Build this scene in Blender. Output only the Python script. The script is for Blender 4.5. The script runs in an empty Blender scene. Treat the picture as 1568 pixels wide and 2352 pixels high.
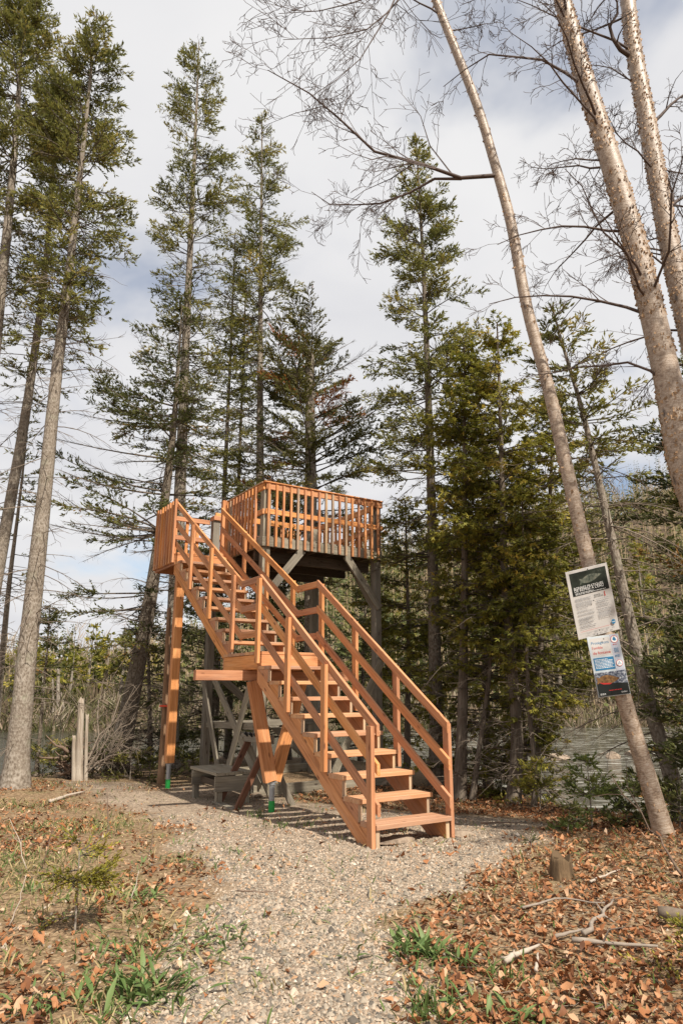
import bpy, math, random
import numpy as np
from mathutils import Vector, Matrix

random.seed(7)
rng = np.random.default_rng(7)
S = bpy.context.scene
COL = S.collection

# ------------------------------------------------------------------ camera, sky, sun, exposure
PITCH, FOC, CZ = 0.254066, 1564.0, 1.4357          # focal length in units of a 1568-wide frame
cam_d = bpy.data.cameras.new('camera'); cam = bpy.data.objects.new('camera', cam_d); COL.objects.link(cam)
cam.location = (0, 0, CZ); cam.rotation_euler = (math.pi / 2 + PITCH, 0, 0)
cam_d.sensor_fit = 'HORIZONTAL'; cam_d.sensor_width = 24.0; cam_d.lens = 24.0 * FOC / 1568.0
cam_d.clip_start = 0.05; cam_d.clip_end = 2000
S.camera = cam

SUN_EL, SUN_AZ = math.radians(50), math.radians(147)     # azimuth clockwise from the view direction
world = bpy.data.worlds.new('World'); S.world = world; world.use_nodes = True
wn = world.node_tree.nodes; wl = world.node_tree.links; wn.clear()
def W(kind, **kw):
    n = wn.new(kind)
    for k, v in kw.items(): setattr(n, k, v)
    return n
tc = W('ShaderNodeTexCoord'); sep = W('ShaderNodeSeparateXYZ'); wl.new(tc.outputs['Generated'], sep.inputs[0])
za = W('ShaderNodeMath', operation='MAXIMUM'); wl.new(sep.outputs[2], za.inputs[0]); za.inputs[1].default_value = 0.0
zb = W('ShaderNodeMath', operation='ADD'); wl.new(za.outputs[0], zb.inputs[0]); zb.inputs[1].default_value = 0.22
cmb = W('ShaderNodeCombineXYZ')
for i in (0, 1):
    dv = W('ShaderNodeMath', operation='DIVIDE'); wl.new(sep.outputs[i], dv.inputs[0]); wl.new(zb.outputs[0], dv.inputs[1]); wl.new(dv.outputs[0], cmb.inputs[i])
def wnoise(scale, off, detail, rough, dist=0.0):
    mp = W('ShaderNodeMapping'); wl.new(cmb.outputs[0], mp.inputs[0]); mp.inputs['Location'].default_value = off
    n = W('ShaderNodeTexNoise'); wl.new(mp.outputs[0], n.inputs['Vector'])
    n.inputs['Scale'].default_value = scale; n.inputs['Detail'].default_value = detail; n.inputs['Roughness'].default_value = rough; n.inputs['Distortion'].default_value = dist
    return n.outputs['Fac']
sky = W('ShaderNodeTexSky', sky_type='NISHITA'); sky.sun_disc = False
sky.sun_elevation = SUN_EL; sky.sun_rotation = SUN_AZ; sky.air_density = 1.0; sky.dust_density = 0.6; sky.ozone_density = 1.0
cover = W('ShaderNodeMapRange', interpolation_type='SMOOTHSTEP'); wl.new(wnoise(1.35, (3.9, 2.35, 0), 6, 0.5, 0.3), cover.inputs[0])
cover.inputs['From Min'].default_value = 0.25; cover.inputs['From Max'].default_value = 0.45
shade = W('ShaderNodeMapRange'); wl.new(wnoise(2.2, (7.7, 1.3, 0), 5, 0.5, 0.2), shade.inputs[0])
shade.inputs['From Min'].default_value = 0.3; shade.inputs['From Max'].default_value = 0.7
ccol = W('ShaderNodeMix', data_type='RGBA'); wl.new(shade.outputs[0], ccol.inputs[0])
ccol.inputs[6].default_value = (5.3, 5.3, 5.5, 1); ccol.inputs[7].default_value = (6.3, 6.25, 6.25, 1)
mixs = W('ShaderNodeMix', data_type='RGBA'); wl.new(cover.outputs[0], mixs.inputs[0]); wl.new(sky.outputs[0], mixs.inputs[6]); wl.new(ccol.outputs[2], mixs.inputs[7])
bg = W('ShaderNodeBackground'); wl.new(mixs.outputs[2], bg.inputs[0]); bg.inputs[1].default_value = 0.1
wo = W('ShaderNodeOutputWorld'); wl.new(bg.outputs[0], wo.inputs[0])

sun_d = bpy.data.lights.new('sun', 'SUN'); sun = bpy.data.objects.new('sun', sun_d); COL.objects.link(sun)
sun_d.energy = 5.0; sun_d.angle = math.radians(0.8); sun_d.color = (1.0, 0.93, 0.82)
sdir = Vector((math.sin(SUN_AZ) * math.cos(SUN_EL), math.cos(SUN_AZ) * math.cos(SUN_EL), math.sin(SUN_EL)))
sun.rotation_euler = sdir.to_track_quat('Z', 'Y').to_euler(); sun.location = (6, -4, 30)

S.render.engine = 'CYCLES'
S.view_settings.view_transform = 'Standard'; S.view_settings.look = 'None'
S.view_settings.exposure = 0.5; S.view_settings.gamma = 1.0; S.view_settings.use_curve_mapping = False
S.cycles.max_bounces = 6; S.cycles.diffuse_bounces = 3; S.cycles.transparent_max_bounces = 4
S.cycles.use_denoising = True
S.render.film_transparent = False

# ------------------------------------------------------------------ helpers
CD = np.array([0, math.cos(PITCH), math.sin(PITCH)]); CR = np.array([1.0, 0, 0]); CU = np.cross(CR, CD)
def ray(u, v): return CD + CR * (u - 784) / FOC - CU * (v - 1176) / FOC
def bp(u, v, Y):
    r = ray(u, v); return np.array([0, 0, CZ]) + r * (Y / r[1])
def G(u, v, z=0.0):
    r = ray(u, v); return np.array([0, 0, CZ]) + r * ((z - CZ) / r[2])
def sm(a, b, x):
    t = np.clip((x - a) / (b - a), 0, 1); return t * t * (3 - 2 * t)

def vnoise(x, y, seed=0):
    xi = np.floor(x).astype(np.int64); yi = np.floor(y).astype(np.int64); xf = x - xi; yf = y - yi
    def h(a, b):
        n = (a * 374761393 + b * 668265263 + seed * 982451653) & 0x7fffffff
        n = ((n ^ (n >> 13)) * 1274126177) & 0x7fffffff
        return ((n ^ (n >> 16)) & 0xffff) / 65535.0
    u = xf * xf * (3 - 2 * xf); v = yf * yf * (3 - 2 * yf)
    return (h(xi, yi) * (1 - u) + h(xi + 1, yi) * u) * (1 - v) + (h(xi, yi + 1) * (1 - u) + h(xi + 1, yi + 1) * u) * v
def fbm(x, y, seed=0, o=4):
    s = 0; a = 0.5
    for i in range(o): s = s + a * vnoise(x * 2 ** i, y * 2 ** i, seed + i); a *= 0.5
    return s / (1 - 0.5 ** o)

def mesh_np(name, V, F, tint=None, uv=None, smooth=False, mat=None):
    """V (n,3), F list of (m,3)/(m,4) index arrays"""
    if not isinstance(F, list): F = [F]
    F = [f for f in F if len(f)]
    me = bpy.data.meshes.new(name)
    V = np.asarray(V, np.float32)
    me.vertices.add(len(V)); me.vertices.foreach_set('co', V.ravel())
    idx = np.concatenate([f.ravel() for f in F]).astype(np.int32)
    tot = np.concatenate([np.full(len(f), f.shape[1], np.int32) for f in F])
    st = np.concatenate([[0], np.cumsum(tot)[:-1]]).astype(np.int32)
    me.loops.add(len(idx)); me.loops.foreach_set('vertex_index', idx)
    me.polygons.add(len(tot)); me.polygons.foreach_set('loop_start', st); me.polygons.foreach_set('loop_total', tot)
    if smooth: me.polygons.foreach_set('use_smooth', np.ones(len(tot), bool))
    if tint is not None:
        a = me.attributes.new('tint', 'FLOAT', 'POINT'); a.data.foreach_set('value', np.asarray(tint, np.float32))
    if uv is not None:
        l = me.uv_layers.new(name='UVMap'); l.data.foreach_set('uv', np.asarray(uv, np.float32)[idx].ravel())
    me.update(calc_edges=True)
    if mat: me.materials.append(mat)
    return me

def ob(name, me, parent=None, loc=None, label=None, cat=None, group=None, kind=None):
    o = bpy.data.objects.new(name, me); COL.objects.link(o)
    if parent is not None: o.parent = parent
    if loc is not None: o.location = loc
    if label: o['label'] = label
    if cat: o['category'] = cat
    if group: o['group'] = group
    if kind: o['kind'] = kind
    return o

def tubes(P, R, sides=4, cap=False):
    """P (N,K,3) R (N,K) -> V,F(quads),uv"""
    N, K, _ = P.shape
    T = np.gradient(P, axis=1) if K > 2 else np.repeat(P[:, 1:2] - P[:, :1], 2, axis=1)
    T = T / (np.linalg.norm(T, axis=2, keepdims=True) + 1e-9)
    ref = np.where(np.abs(T[..., 2:3]) > 0.9, np.array([1.0, 0, 0]), np.array([0, 0, 1.0]))
    if K > 1:                                   # keep one reference along each tube
        ref = np.repeat(ref[:, :1], K, axis=1)
    A = np.cross(T, ref); A = A / (np.linalg.norm(A, axis=2, keepdims=True) + 1e-9); B = np.cross(T, A)
    ang = np.arange(sides) * 2 * np.pi / sides
    V = P[:, :, None, :] + R[:, :, None, None] * (np.cos(ang)[None, None, :, None] * A[:, :, None, :] + np.sin(ang)[None, None, :, None] * B[:, :, None, :])
    base = np.arange(N * K * sides).reshape(N, K, sides)
    a = base[:, :-1]; b = base[:, 1:]
    F = np.stack([a, np.roll(a, -1, axis=2), np.roll(b, -1, axis=2), b], axis=-1).reshape(-1, 4)
    return V.reshape(-1, 3), F

class Acc:
    def __init__(s): s.V = []; s.F3 = []; s.F4 = []; s.t = []; s.n = 0
    def add(s, V, F, tint=0.5):
        V = np.asarray(V); F = np.asarray(F)
        if len(V) == 0: return
        (s.F3 if F.shape[1] == 3 else s.F4).append(F + s.n); s.V.append(V)
        s.t.append(np.full(len(V), tint) if np.isscalar(tint) else tint); s.n += len(V)
    def mesh(s, name, mat, smooth=False):
        F = []
        if s.F4: F.append(np.concatenate(s.F4))
        if s.F3: F.append(np.concatenate(s.F3))
        return mesh_np(name, np.concatenate(s.V), F, tint=np.concatenate(s.t), mat=mat, smooth=smooth)

def nrm(a): return a / (np.linalg.norm(a, axis=-1, keepdims=True) + 1e-9)

# ------------------------------------------------------------------ materials
class NT:
    def __init__(s, name):
        s.m = bpy.data.materials.new(name); s.m.use_nodes = True; s.t = s.m.node_tree; s.t.nodes.clear()
        s.out = s.t.nodes.new('ShaderNodeOutputMaterial')
    def n(s, kind, ins=None, **kw):
        x = s.t.nodes.new(kind)
        for k, v in kw.items(): setattr(x, k, v)
        for k, v in (ins or {}).items():
            if isinstance(v, bpy.types.NodeSocket): s.t.links.new(v, x.inputs[k])
            else: x.inputs[k].default_value = v
        return x
    def math(s, op, a, b=0.0):
        return s.n('ShaderNodeMath', {0: a, 1: b}, operation=op).outputs[0]
    def ramp(s, fac, stops, mode='LINEAR'):
        r = s.n('ShaderNodeValToRGB', {0: fac}); r.color_ramp.interpolation = mode
        e = r.color_ramp.elements
        while len(e) < len(stops): e.new(0.5)
        for q, (p, c) in zip(e, stops): q.position = p; q.color = tuple(c) + (1,)
        return r.outputs[0]
    def mix(s, f, a, b, blend='MIX'):
        x = s.n('ShaderNodeMix', {0: f, 6: a, 7: b}, data_type='RGBA', blend_type=blend); return x.outputs[2]
    def noise(s, vec, scale, detail=4, rough=0.55, dist=0.0):
        return s.n('ShaderNodeTexNoise', {'Vector': vec, 'Scale': scale, 'Detail': detail, 'Roughness': rough, 'Distortion': dist}).outputs['Fac']
    def obj(s): return s.n('ShaderNodeTexCoord').outputs['Object']
    def uv(s): return s.n('ShaderNodeTexCoord').outputs['UV']
    def geo(s): return s.n('ShaderNodeNewGeometry').outputs['Position']
    def attr(s, name): return s.n('ShaderNodeAttribute', attribute_name=name)
    def map(s, vec, scale=(1, 1, 1), loc=(0, 0, 0)):
        return s.n('ShaderNodeMapping', {'Vector': vec, 'Scale': scale, 'Location': loc}).outputs[0]
    def bump(s, h, strength=0.4, dist=0.01):
        return s.n('ShaderNodeBump', {'Height': h, 'Strength': strength, 'Distance': dist}).outputs[0]
    def princ(s, col, rough=0.7, normal=None, spec=0.3, metal=0.0):
        d = {'Base Color': col, 'Roughness': rough, 'Specular IOR Level': spec, 'Metallic': metal}
        if normal is not None: d['Normal'] = normal
        p = s.n('ShaderNodeBsdfPrincipled', d); s.t.links.new(p.outputs[0], s.out.inputs[0]); return p

def C(*v): return tuple(v) + ((1,) if len(v) == 3 else ())

def wood(name, dark, mid, light, knots=0.8, wear=0.0, rough=0.72):
    b = NT(name); o = b.obj(); rnd = b.n('ShaderNodeObjectInfo').outputs['Random']
    off = b.n('ShaderNodeVectorMath', {0: o, 1: b.n('ShaderNodeCombineXYZ', {0: b.math('MULTIPLY', rnd, 37.0), 1: b.math('MULTIPLY', rnd, 11.0), 2: b.math('MULTIPLY', rnd, 5.0)}).outputs[0]}, operation='ADD').outputs[0]
    gr = b.noise(b.map(off, (2.2, 48, 48)), 1.0, 5, 0.6, 0.4)
    br = b.noise(b.map(off, (1.1, 7, 7)), 1.0, 3, 0.5, 0.3)
    fac = b.math('ADD', b.math('MULTIPLY', gr, 0.62), b.math('MULTIPLY', br, 0.38))
    col = b.ramp(fac, [(0.30, dark), (0.50, mid), (0.70, light)])
    hv = b.n('ShaderNodeHueSaturation', {'Hue': b.math('ADD', 0.497, b.math('MULTIPLY', rnd, 0.008)), 'Saturation': b.math('ADD', 0.9, b.math('MULTIPLY', rnd, 0.14)), 'Value': b.math('ADD', 0.78, b.math('MULTIPLY', rnd, 0.36)), 'Color': col}).outputs[0]
    vor = b.n('ShaderNodeTexVoronoi', {'Vector': b.map(off, (3.2, 9, 9)), 'Scale': 1.0, 'Randomness': 1.0}).outputs['Distance']
    kn = b.n('ShaderNodeMapRange', {0: vor, 1: 0.07, 2: 0.15, 3: knots, 4: 0.0}).outputs[0]
    c2 = b.mix(kn, hv, C(dark[0] * 0.42, dark[1] * 0.36, dark[2] * 0.4))
    if wear:
        w = b.n('ShaderNodeMapRange', {0: b.noise(b.map(off, (1.5, 12, 12)), 1.3, 4), 1: 0.52, 2: 0.75, 3: 0.0, 4: wear}).outputs[0]
        c2 = b.mix(w, c2, C(0.36, 0.30, 0.25))
    b.princ(c2, rough, b.bump(gr, 0.35, 0.004), 0.25)
    return b.m

M_new = wood('fresh_stained_lumber', (0.271, 0.099, 0.035), (0.537, 0.223, 0.088), (0.678, 0.331, 0.150), 0.75, 0.16)
M_tread = wood('trodden_lumber', (0.369, 0.168, 0.081), (0.502, 0.256, 0.131), (0.593, 0.343, 0.195), 0.7, 0.35)
M_pale = wood('faded_lumber', (0.287, 0.172, 0.098), (0.414, 0.276, 0.172), (0.529, 0.380, 0.253), 0.7, 0.3)
M_endgr = wood('sawn_end_lumber', (0.36, 0.24, 0.14), (0.47, 0.33, 0.21), (0.56, 0.42, 0.28), 0.2, 0.3)
M_grey = wood('weathered_timber', (0.129, 0.106, 0.076), (0.241, 0.207, 0.157), (0.358, 0.319, 0.252), 0.8)
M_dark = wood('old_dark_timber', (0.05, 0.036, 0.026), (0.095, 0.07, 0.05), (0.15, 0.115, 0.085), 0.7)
M_red = wood('old_reddish_timber', (0.085, 0.036, 0.022), (0.14, 0.062, 0.038), (0.205, 0.105, 0.068), 0.9)

def flat(name, col, rough=0.6, spec=0.3, metal=0.0, var=0.12, scale=14):
    b = NT(name); n = b.noise(b.obj(), scale, 5)
    c = b.mix(n, C(*[x * (1 - var) for x in col]), C(*[min(1, x * (1 + var)) for x in col]))
    b.princ(c, rough, None, spec, metal); return b.m

def bark(name, dark, mid, light, sx, sy, bump=0.8, lichen=None):
    b = NT(name); uv = b.uv()
    n1 = b.noise(b.map(uv, (sx, sy, 1)), 1.0, 6, 0.65, 0.6)
    v = b.n('ShaderNodeTexVoronoi', {'Vector': b.map(uv, (sx * 0.9, sy * 1.1, 1)), 'Scale': 1.0}).outputs['Distance']
    f = b.math('ADD', b.math('MULTIPLY', n1, 0.75), b.math('MULTIPLY', v, 0.3))
    col = b.ramp(f, [(0.28, dark), (0.46, mid), (0.66, light)])
    big = b.noise(b.obj(), 2.1, 4)
    col = b.mix(b.n('ShaderNodeMapRange', {0: big, 1: 0.35, 2: 0.7}).outputs[0], col, b.mix(0.55, col, C(*mid)))
    kn = b.n('ShaderNodeTexVoronoi', {'Vector': b.map(uv, (3.0, 2.2, 1)), 'Scale': 1.0}).outputs['Distance']
    col = b.mix(b.n('ShaderNodeMapRange', {0: kn, 1: 0.06, 2: 0.13, 3: 0.85, 4: 0.0}).outputs[0], col, C(dark[0] * 0.5, dark[1] * 0.5, dark[2] * 0.5))
    if lichen: col = b.mix(b.n('ShaderNodeMapRange', {0: b.noise(b.map(uv, (3, 3, 1), (4, 2, 0)), 1.5, 5), 1: 0.55, 2: 0.72, 3: 0, 4: 0.5}).outputs[0], col, C(*lichen))
    b.princ(col, 0.9, b.bump(f, bump, 0.02), 0.15); return b.m
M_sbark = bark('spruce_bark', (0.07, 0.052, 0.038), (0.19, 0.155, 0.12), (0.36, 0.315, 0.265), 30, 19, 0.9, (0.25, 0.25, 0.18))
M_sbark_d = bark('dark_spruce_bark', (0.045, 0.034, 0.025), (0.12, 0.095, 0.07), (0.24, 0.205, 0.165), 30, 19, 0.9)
M_cbark = bark('cedar_bark', (0.05, 0.036, 0.026), (0.135, 0.105, 0.08), (0.23, 0.19, 0.15), 34, 3.0, 0.9)

def birchbark():
    b = NT('birch_bark'); uv = b.uv()
    st = b.noise(b.map(uv, (24.0, 150, 1)), 1.0, 6, 0.7, 0.8)
    pt = b.noise(b.map(uv, (13.0, 11.0, 1)), 1.0, 6, 0.65, 0.9)
    md = b.noise(b.map(uv, (15.0, 42, 1)), 1.0, 5, 0.65, 0.7)
    f = b.math('ADD', b.math('MULTIPLY', st, 0.45), b.math('ADD', b.math('MULTIPLY', pt, 0.33), b.math('MULTIPLY', md, 0.22)))
    col = b.ramp(f, [(0.38, (0.090, 0.059, 0.040)), (0.47, (0.254, 0.177, 0.119)), (0.54, (0.403, 0.321, 0.248)), (0.64, (0.562, 0.508, 0.443))])
    col = b.mix(b.n('ShaderNodeMapRange', {0: pt, 1: 0.56, 2: 0.70, 3: 0.0, 4: 0.75}).outputs[0], col, C(0.22, 0.125, 0.07))
    kn = b.n('ShaderNodeTexVoronoi', {'Vector': b.map(uv, (5.5, 2.6, 1)), 'Scale': 1.0}).outputs['Distance']
    col = b.mix(b.n('ShaderNodeMapRange', {0: kn, 1: 0.06, 2: 0.18, 3: 0.9, 4: 0.0}).outputs[0], col, C(0.06, 0.042, 0.032))
    b.princ(col, 0.42, b.bump(f, 0.6, 0.01), 0.5); return b.m
M_birch = birchbark()
M_flake = flat('peeling_birch_bark', (0.33, 0.21, 0.12), 0.7, var=0.75, scale=30)
M_twig = flat('birch_twig_bark', (0.075, 0.05, 0.04), 0.7, var=0.35)
M_branch = flat('conifer_twig_bark', (0.10, 0.078, 0.058), 0.9, var=0.45, scale=3)
M_deadtw = flat('dead_twig_wood', (0.19, 0.15, 0.115), 0.9, var=0.5, scale=3)
M_stick = flat('bleached_stick_wood', (0.40, 0.335, 0.27), 0.8, var=0.35, scale=20)
M_stickg = flat('grey_stick_wood', (0.25, 0.205, 0.165), 0.85, var=0.4, scale=20)
M_stickd = flat('brown_stick_wood', (0.155, 0.105, 0.075), 0.85, var=0.45, scale=20)

def leafm(name, stops, trans=0.38, rough=0.6):
    b = NT(name); t = b.attr('tint').outputs['Fac']
    col = b.ramp(t, stops)
    d = b.n('ShaderNodeBsdfPrincipled', {'Base Color': col, 'Roughness': rough, 'Specular IOR Level': 0.25})
    tr = b.n('ShaderNodeBsdfTranslucent', {'Color': col})
    mx = b.n('ShaderNodeMixShader', {0: trans, 1: d.outputs[0], 2: tr.outputs[0]})
    b.t.links.new(mx.outputs[0], b.out.inputs[0]); return b.m
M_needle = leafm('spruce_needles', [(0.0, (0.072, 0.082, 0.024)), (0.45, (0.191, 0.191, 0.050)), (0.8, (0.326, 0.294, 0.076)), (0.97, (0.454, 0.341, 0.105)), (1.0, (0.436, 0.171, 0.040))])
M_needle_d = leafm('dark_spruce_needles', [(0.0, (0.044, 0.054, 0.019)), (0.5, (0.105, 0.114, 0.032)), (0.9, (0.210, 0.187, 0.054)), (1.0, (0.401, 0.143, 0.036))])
M_rust = leafm('rusty_needles', [(0.0, (0.050, 0.056, 0.018)), (0.45, (0.138, 0.133, 0.036)), (0.68, (0.210, 0.173, 0.048)), (0.74, (0.331, 0.133, 0.036)), (1.0, (0.420, 0.173, 0.048))])
M_cedar = leafm('cedar_sprays', [(0.0, (0.091, 0.101, 0.020)), (0.4, (0.220, 0.213, 0.038)), (0.75, (0.367, 0.316, 0.056)), (1.0, (0.554, 0.390, 0.080))], 0.4)
M_fir = leafm('pale_fir_needles', [(0.0, (0.150, 0.156, 0.024)), (0.5, (0.300, 0.270, 0.045)), (1.0, (0.466, 0.378, 0.068))], 0.35)
M_spg = leafm('fresh_spruce_needles', [(0.0, (0.09, 0.125, 0.035)), (0.5, (0.18, 0.22, 0.06)), (1.0, (0.30, 0.32, 0.09))], 0.4)
M_grass = leafm('grass_blades', [(0.0, (0.054, 0.090, 0.022)), (0.5, (0.108, 0.162, 0.042)), (0.8, (0.180, 0.228, 0.072)), (1.0, (0.432, 0.336, 0.168))], 0.35)
M_weed = leafm('weed_leaves', [(0.0, (0.054, 0.102, 0.026)), (0.5, (0.102, 0.162, 0.048)), (1.0, (0.192, 0.252, 0.090))], 0.3, 0.5)
M_litter = leafm('fallen_leaves', [(0.0, (0.058, 0.027, 0.015)), (0.25, (0.158, 0.063, 0.027)), (0.5, (0.336, 0.139, 0.056)), (0.75, (0.462, 0.235, 0.115)), (1.0, (0.588, 0.403, 0.264))], 0.22)
M_hillc = leafm('hill_conifers', [(0.0, (0.038, 0.052, 0.020)), (0.5, (0.109, 0.119, 0.038)), (1.0, (0.246, 0.217, 0.072))], 0.2)
M_hilld = leafm('hill_bare_trees', [(0.0, (0.169, 0.124, 0.091)), (0.5, (0.299, 0.227, 0.163)), (0.8, (0.377, 0.286, 0.156)), (1.0, (0.546, 0.468, 0.377))], 0.15)
M_stone = NT('gravel_stones')
_t = M_stone.attr('tint').outputs['Fac']
_c = M_stone.ramp(_t, [(0.0, (0.086, 0.076, 0.066)), (0.25, (0.201, 0.176, 0.144)), (0.5, (0.322, 0.275, 0.218)), (0.75, (0.443, 0.370, 0.293)), (0.9, (0.363, 0.223, 0.127)), (1.0, (0.604, 0.537, 0.454))])
_n = M_stone.noise(M_stone.geo(), 90, 3)
M_stone.princ(M_stone.mix(0.35, _c, M_stone.mix(_n, C(0.1, 0.09, 0.08), C(0.7, 0.64, 0.56)), 'OVERLAY'), 0.85, None, 0.25)
M_stone = M_stone.m

def ground_mat():
    b = NT('ground_surface'); p = b.geo()
    z = b.n('ShaderNodeAttribute', attribute_name='zone').outputs['Color']
    sp = b.n('ShaderNodeSeparateColor', {0: z}); grav, lit, far = sp.outputs[0], sp.outputs[1], sp.outputs[2]
    v1 = b.n('ShaderNodeTexVoronoi', {'Vector': p, 'Scale': 42.0}); v2 = b.n('ShaderNodeTexVoronoi', {'Vector': p, 'Scale': 95.0})
    vr = b.n('ShaderNodeSeparateColor', {0: v1.outputs['Color']}).outputs[0]; vr2 = b.n('ShaderNodeSeparateColor', {0: v2.outputs['Color']}).outputs[1]
    gm = b.math('ADD', b.math('MULTIPLY', vr, 0.55), b.math('MULTIPLY', vr2, 0.45))
    gcol = b.ramp(gm, [(0.12, (0.106, 0.083, 0.064)), (0.4, (0.250, 0.193, 0.140)), (0.65, (0.341, 0.264, 0.195)), (0.9, (0.462, 0.362, 0.266))])
    dirt = b.noise(p, 1.7, 5)
    gcol = b.mix(b.n('ShaderNodeMapRange', {0: dirt, 1: 0.45, 2: 0.75, 3: 0.0, 4: 0.55}).outputs[0], gcol, C(0.20, 0.14, 0.095))
    ln = b.noise(p, 26, 6, 0.65)
    lcol = b.ramp(ln, [(0.3, (0.077, 0.050, 0.029)), (0.5, (0.209, 0.138, 0.079)), (0.68, (0.374, 0.275, 0.168))])
    grn = b.noise(p, 2.3, 4)
    lcol = b.mix(b.n('ShaderNodeMapRange', {0: grn, 1: 0.55, 2: 0.75, 3: 0, 4: 0.45}).outputs[0], lcol, C(0.15, 0.155, 0.055))
    fcol = b.ramp(b.noise(p, 0.9, 6, 0.65), [(0.35, (0.045, 0.035, 0.02)), (0.6, (0.12, 0.085, 0.055))])
    col = b.mix(lit, gcol, lcol); col = b.mix(far, col, fcol)
    h = b.math('ADD', b.math('MULTIPLY', v1.outputs['Distance'], -0.7), b.math('MULTIPLY', ln, 0.6))
    b.princ(col, 0.92, b.bump(h, 0.7, 0.02), 0.15); return b.m
M_ground = ground_mat()

def water_mat():
    b = NT('river_water'); p = b.geo()
    w1 = b.noise(b.map(p, (0.8, 3.4, 1)), 1.3, 5, 0.6, 0.5)
    w2 = b.noise(b.map(p, (1.6, 6.5, 1)), 2.0, 4, 0.55, 0.3)
    h = b.math('ADD', b.math('MULTIPLY', w1, 0.7), b.math('MULTIPLY', w2, 0.4))
    foam = b.n('ShaderNodeMapRange', {0: h, 1: 0.57, 2: 0.66, 3: 0.0, 4: 0.7}).outputs[0]
    foam = b.math('MULTIPLY', foam, b.n('ShaderNodeMapRange', {0: b.n('ShaderNodeSeparateXYZ', {0: p}).outputs[0], 1: -1.0, 2: 3.0}).outputs[0])
    col = b.mix(foam, C(0.034, 0.031, 0.017), C(0.50, 0.48, 0.42))
    b.princ(col, b.math('ADD', 0.06, b.math('MULTIPLY', foam, 0.5)), b.bump(h, 0.9, 0.12), 0.5); return b.m
M_water = water_mat()
M_rock = NT('grey_rock'); _q = M_rock.obj(); _nn = M_rock.noise(_q, 9, 7, 0.65)
M_rock.princ(M_rock.ramp(_nn, [(0.3, (0.111, 0.083, 0.062)), (0.5, (0.255, 0.194, 0.143)), (0.7, (0.374, 0.295, 0.223))]), 0.9, M_rock.bump(_nn, 0.6, 0.03), 0.2); M_rock = M_rock.m
M_galv = flat('galvanised_steel', (0.36, 0.37, 0.38), 0.45, 0.5, 0.6, 0.15, 25)
M_green = flat('green_tape', (0.02, 0.30, 0.06), 0.45, 0.4, 0.0, 0.1)
M_redp = flat('red_plastic', (0.62, 0.06, 0.02), 0.45, 0.4)
M_black = flat('black_rubber', (0.015, 0.015, 0.015), 0.6)

# ------------------------------------------------------------------ terrain
SHX = np.array([-400, -30, -10, -6.5, -4.8, -3, 0, 2.0, 3.0, 3.5, 4.2, 6, 9, 30, 400])
SHY = np.array([17, 16.5, 15.0, 15.0, 16.5, 19, 18.5, 15.5, 11.6, 10.3, 9.5, 9.4, 9.2, 7, 7])
def shore(X): return np.interp(X, SHX, SHY) + 0.35 * (vnoise(X * 0.9 + 50, X * 0 + 3.3, 5) - 0.5)
QX = np.array([-1.5, -0.45, -0.3, -0.15, 0.0, 0.1, 0.3, 0.5, 1.5]); QE = np.array([0.04, 0.05, 0.075, 0.13, 0.20, 0.225, 0.285, 0.33, 0.30])
def fary(X): return 41 + 5 * sm(-8, 20, X)
def H(X, Y):
    X = np.asarray(X, float); Y = np.asarray(Y, float)
    h = -0.2 * sm(6.6, 11.5, Y) - 0.04 * sm(6, 3.5, Y)
    h = h + 0.14 * np.exp(-((X + 5.6) / 2.4) ** 2 - ((Y - 11.6) / 1.7) ** 2)
    h = h + 0.10 * np.exp(-((X - 3.2) / 1.0) ** 2 - ((Y - 7.0) / 1.6) ** 2)
    h = h + 0.05 * (fbm(X * 0.7 + 9, Y * 0.7, 3) - 0.5) + 0.018 * (fbm(X * 5, Y * 5, 8, 2) - 0.5)
    d = shore(X) - Y
    f = sm(-0.5, 1.0, d)
    h = -1.7 * (1 - f) + h * f
    fy = fary(X)
    h = h + (Y > 25) * (sm(-1.0, 2.5, Y - fy) * 2.1 + 0.5 * sm(2, 25, Y - fy))
    q = X / np.maximum(Y, 20)
    crest = np.maximum(np.interp(q, QX, QE) * 135 + CZ - 8.5, 1.0)
    h = h + (Y > 25) * sm(0, 1, (Y - fy - 10) / 82.0) * crest * (0.93 + 0.14 * fbm(X * 0.02, Y * 0.02, 12))
    h = h - (Y > 160) * (Y - 160) * 0.05 * sm(160, 260, Y)
    return h
def H1(x, y): return float(H(np.array([x]), np.array([y]))[0])

EDGL = np.array([G(u, v)[:2] for u, v in ((250, 2500), (300, 2352), (395, 2220), (455, 2110), (500, 2030), (470, 1970), (420, 1900), (330, 1840), (200, 1800), (90, 1780))])
EDGR = np.array([G(u, v)[:2] for u, v in ((960, 2500), (930, 2352), (915, 2220), (960, 2100), (1050, 2010), (1190, 1950), (1262, 1905), (1180, 1868), (1000, 1850), (700, 1815))])
def gravel(X, Y):
    n = 0.9 * (fbm(X * 1.6 + 3, Y * 1.6, 21) - 0.5) + 0.5 * (fbm(X * 6, Y * 6, 24, 2) - 0.5)
    l = np.interp(Y, EDGL[:, 1], EDGL[:, 0]); r = np.interp(Y, EDGR[:, 1], EDGR[:, 0])
    return sm(-0.28, 0.22, X - l + n) * sm(-0.2, 0.2, r - X + n) * sm(13.2, 11.6, Y + n * 2)

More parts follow.
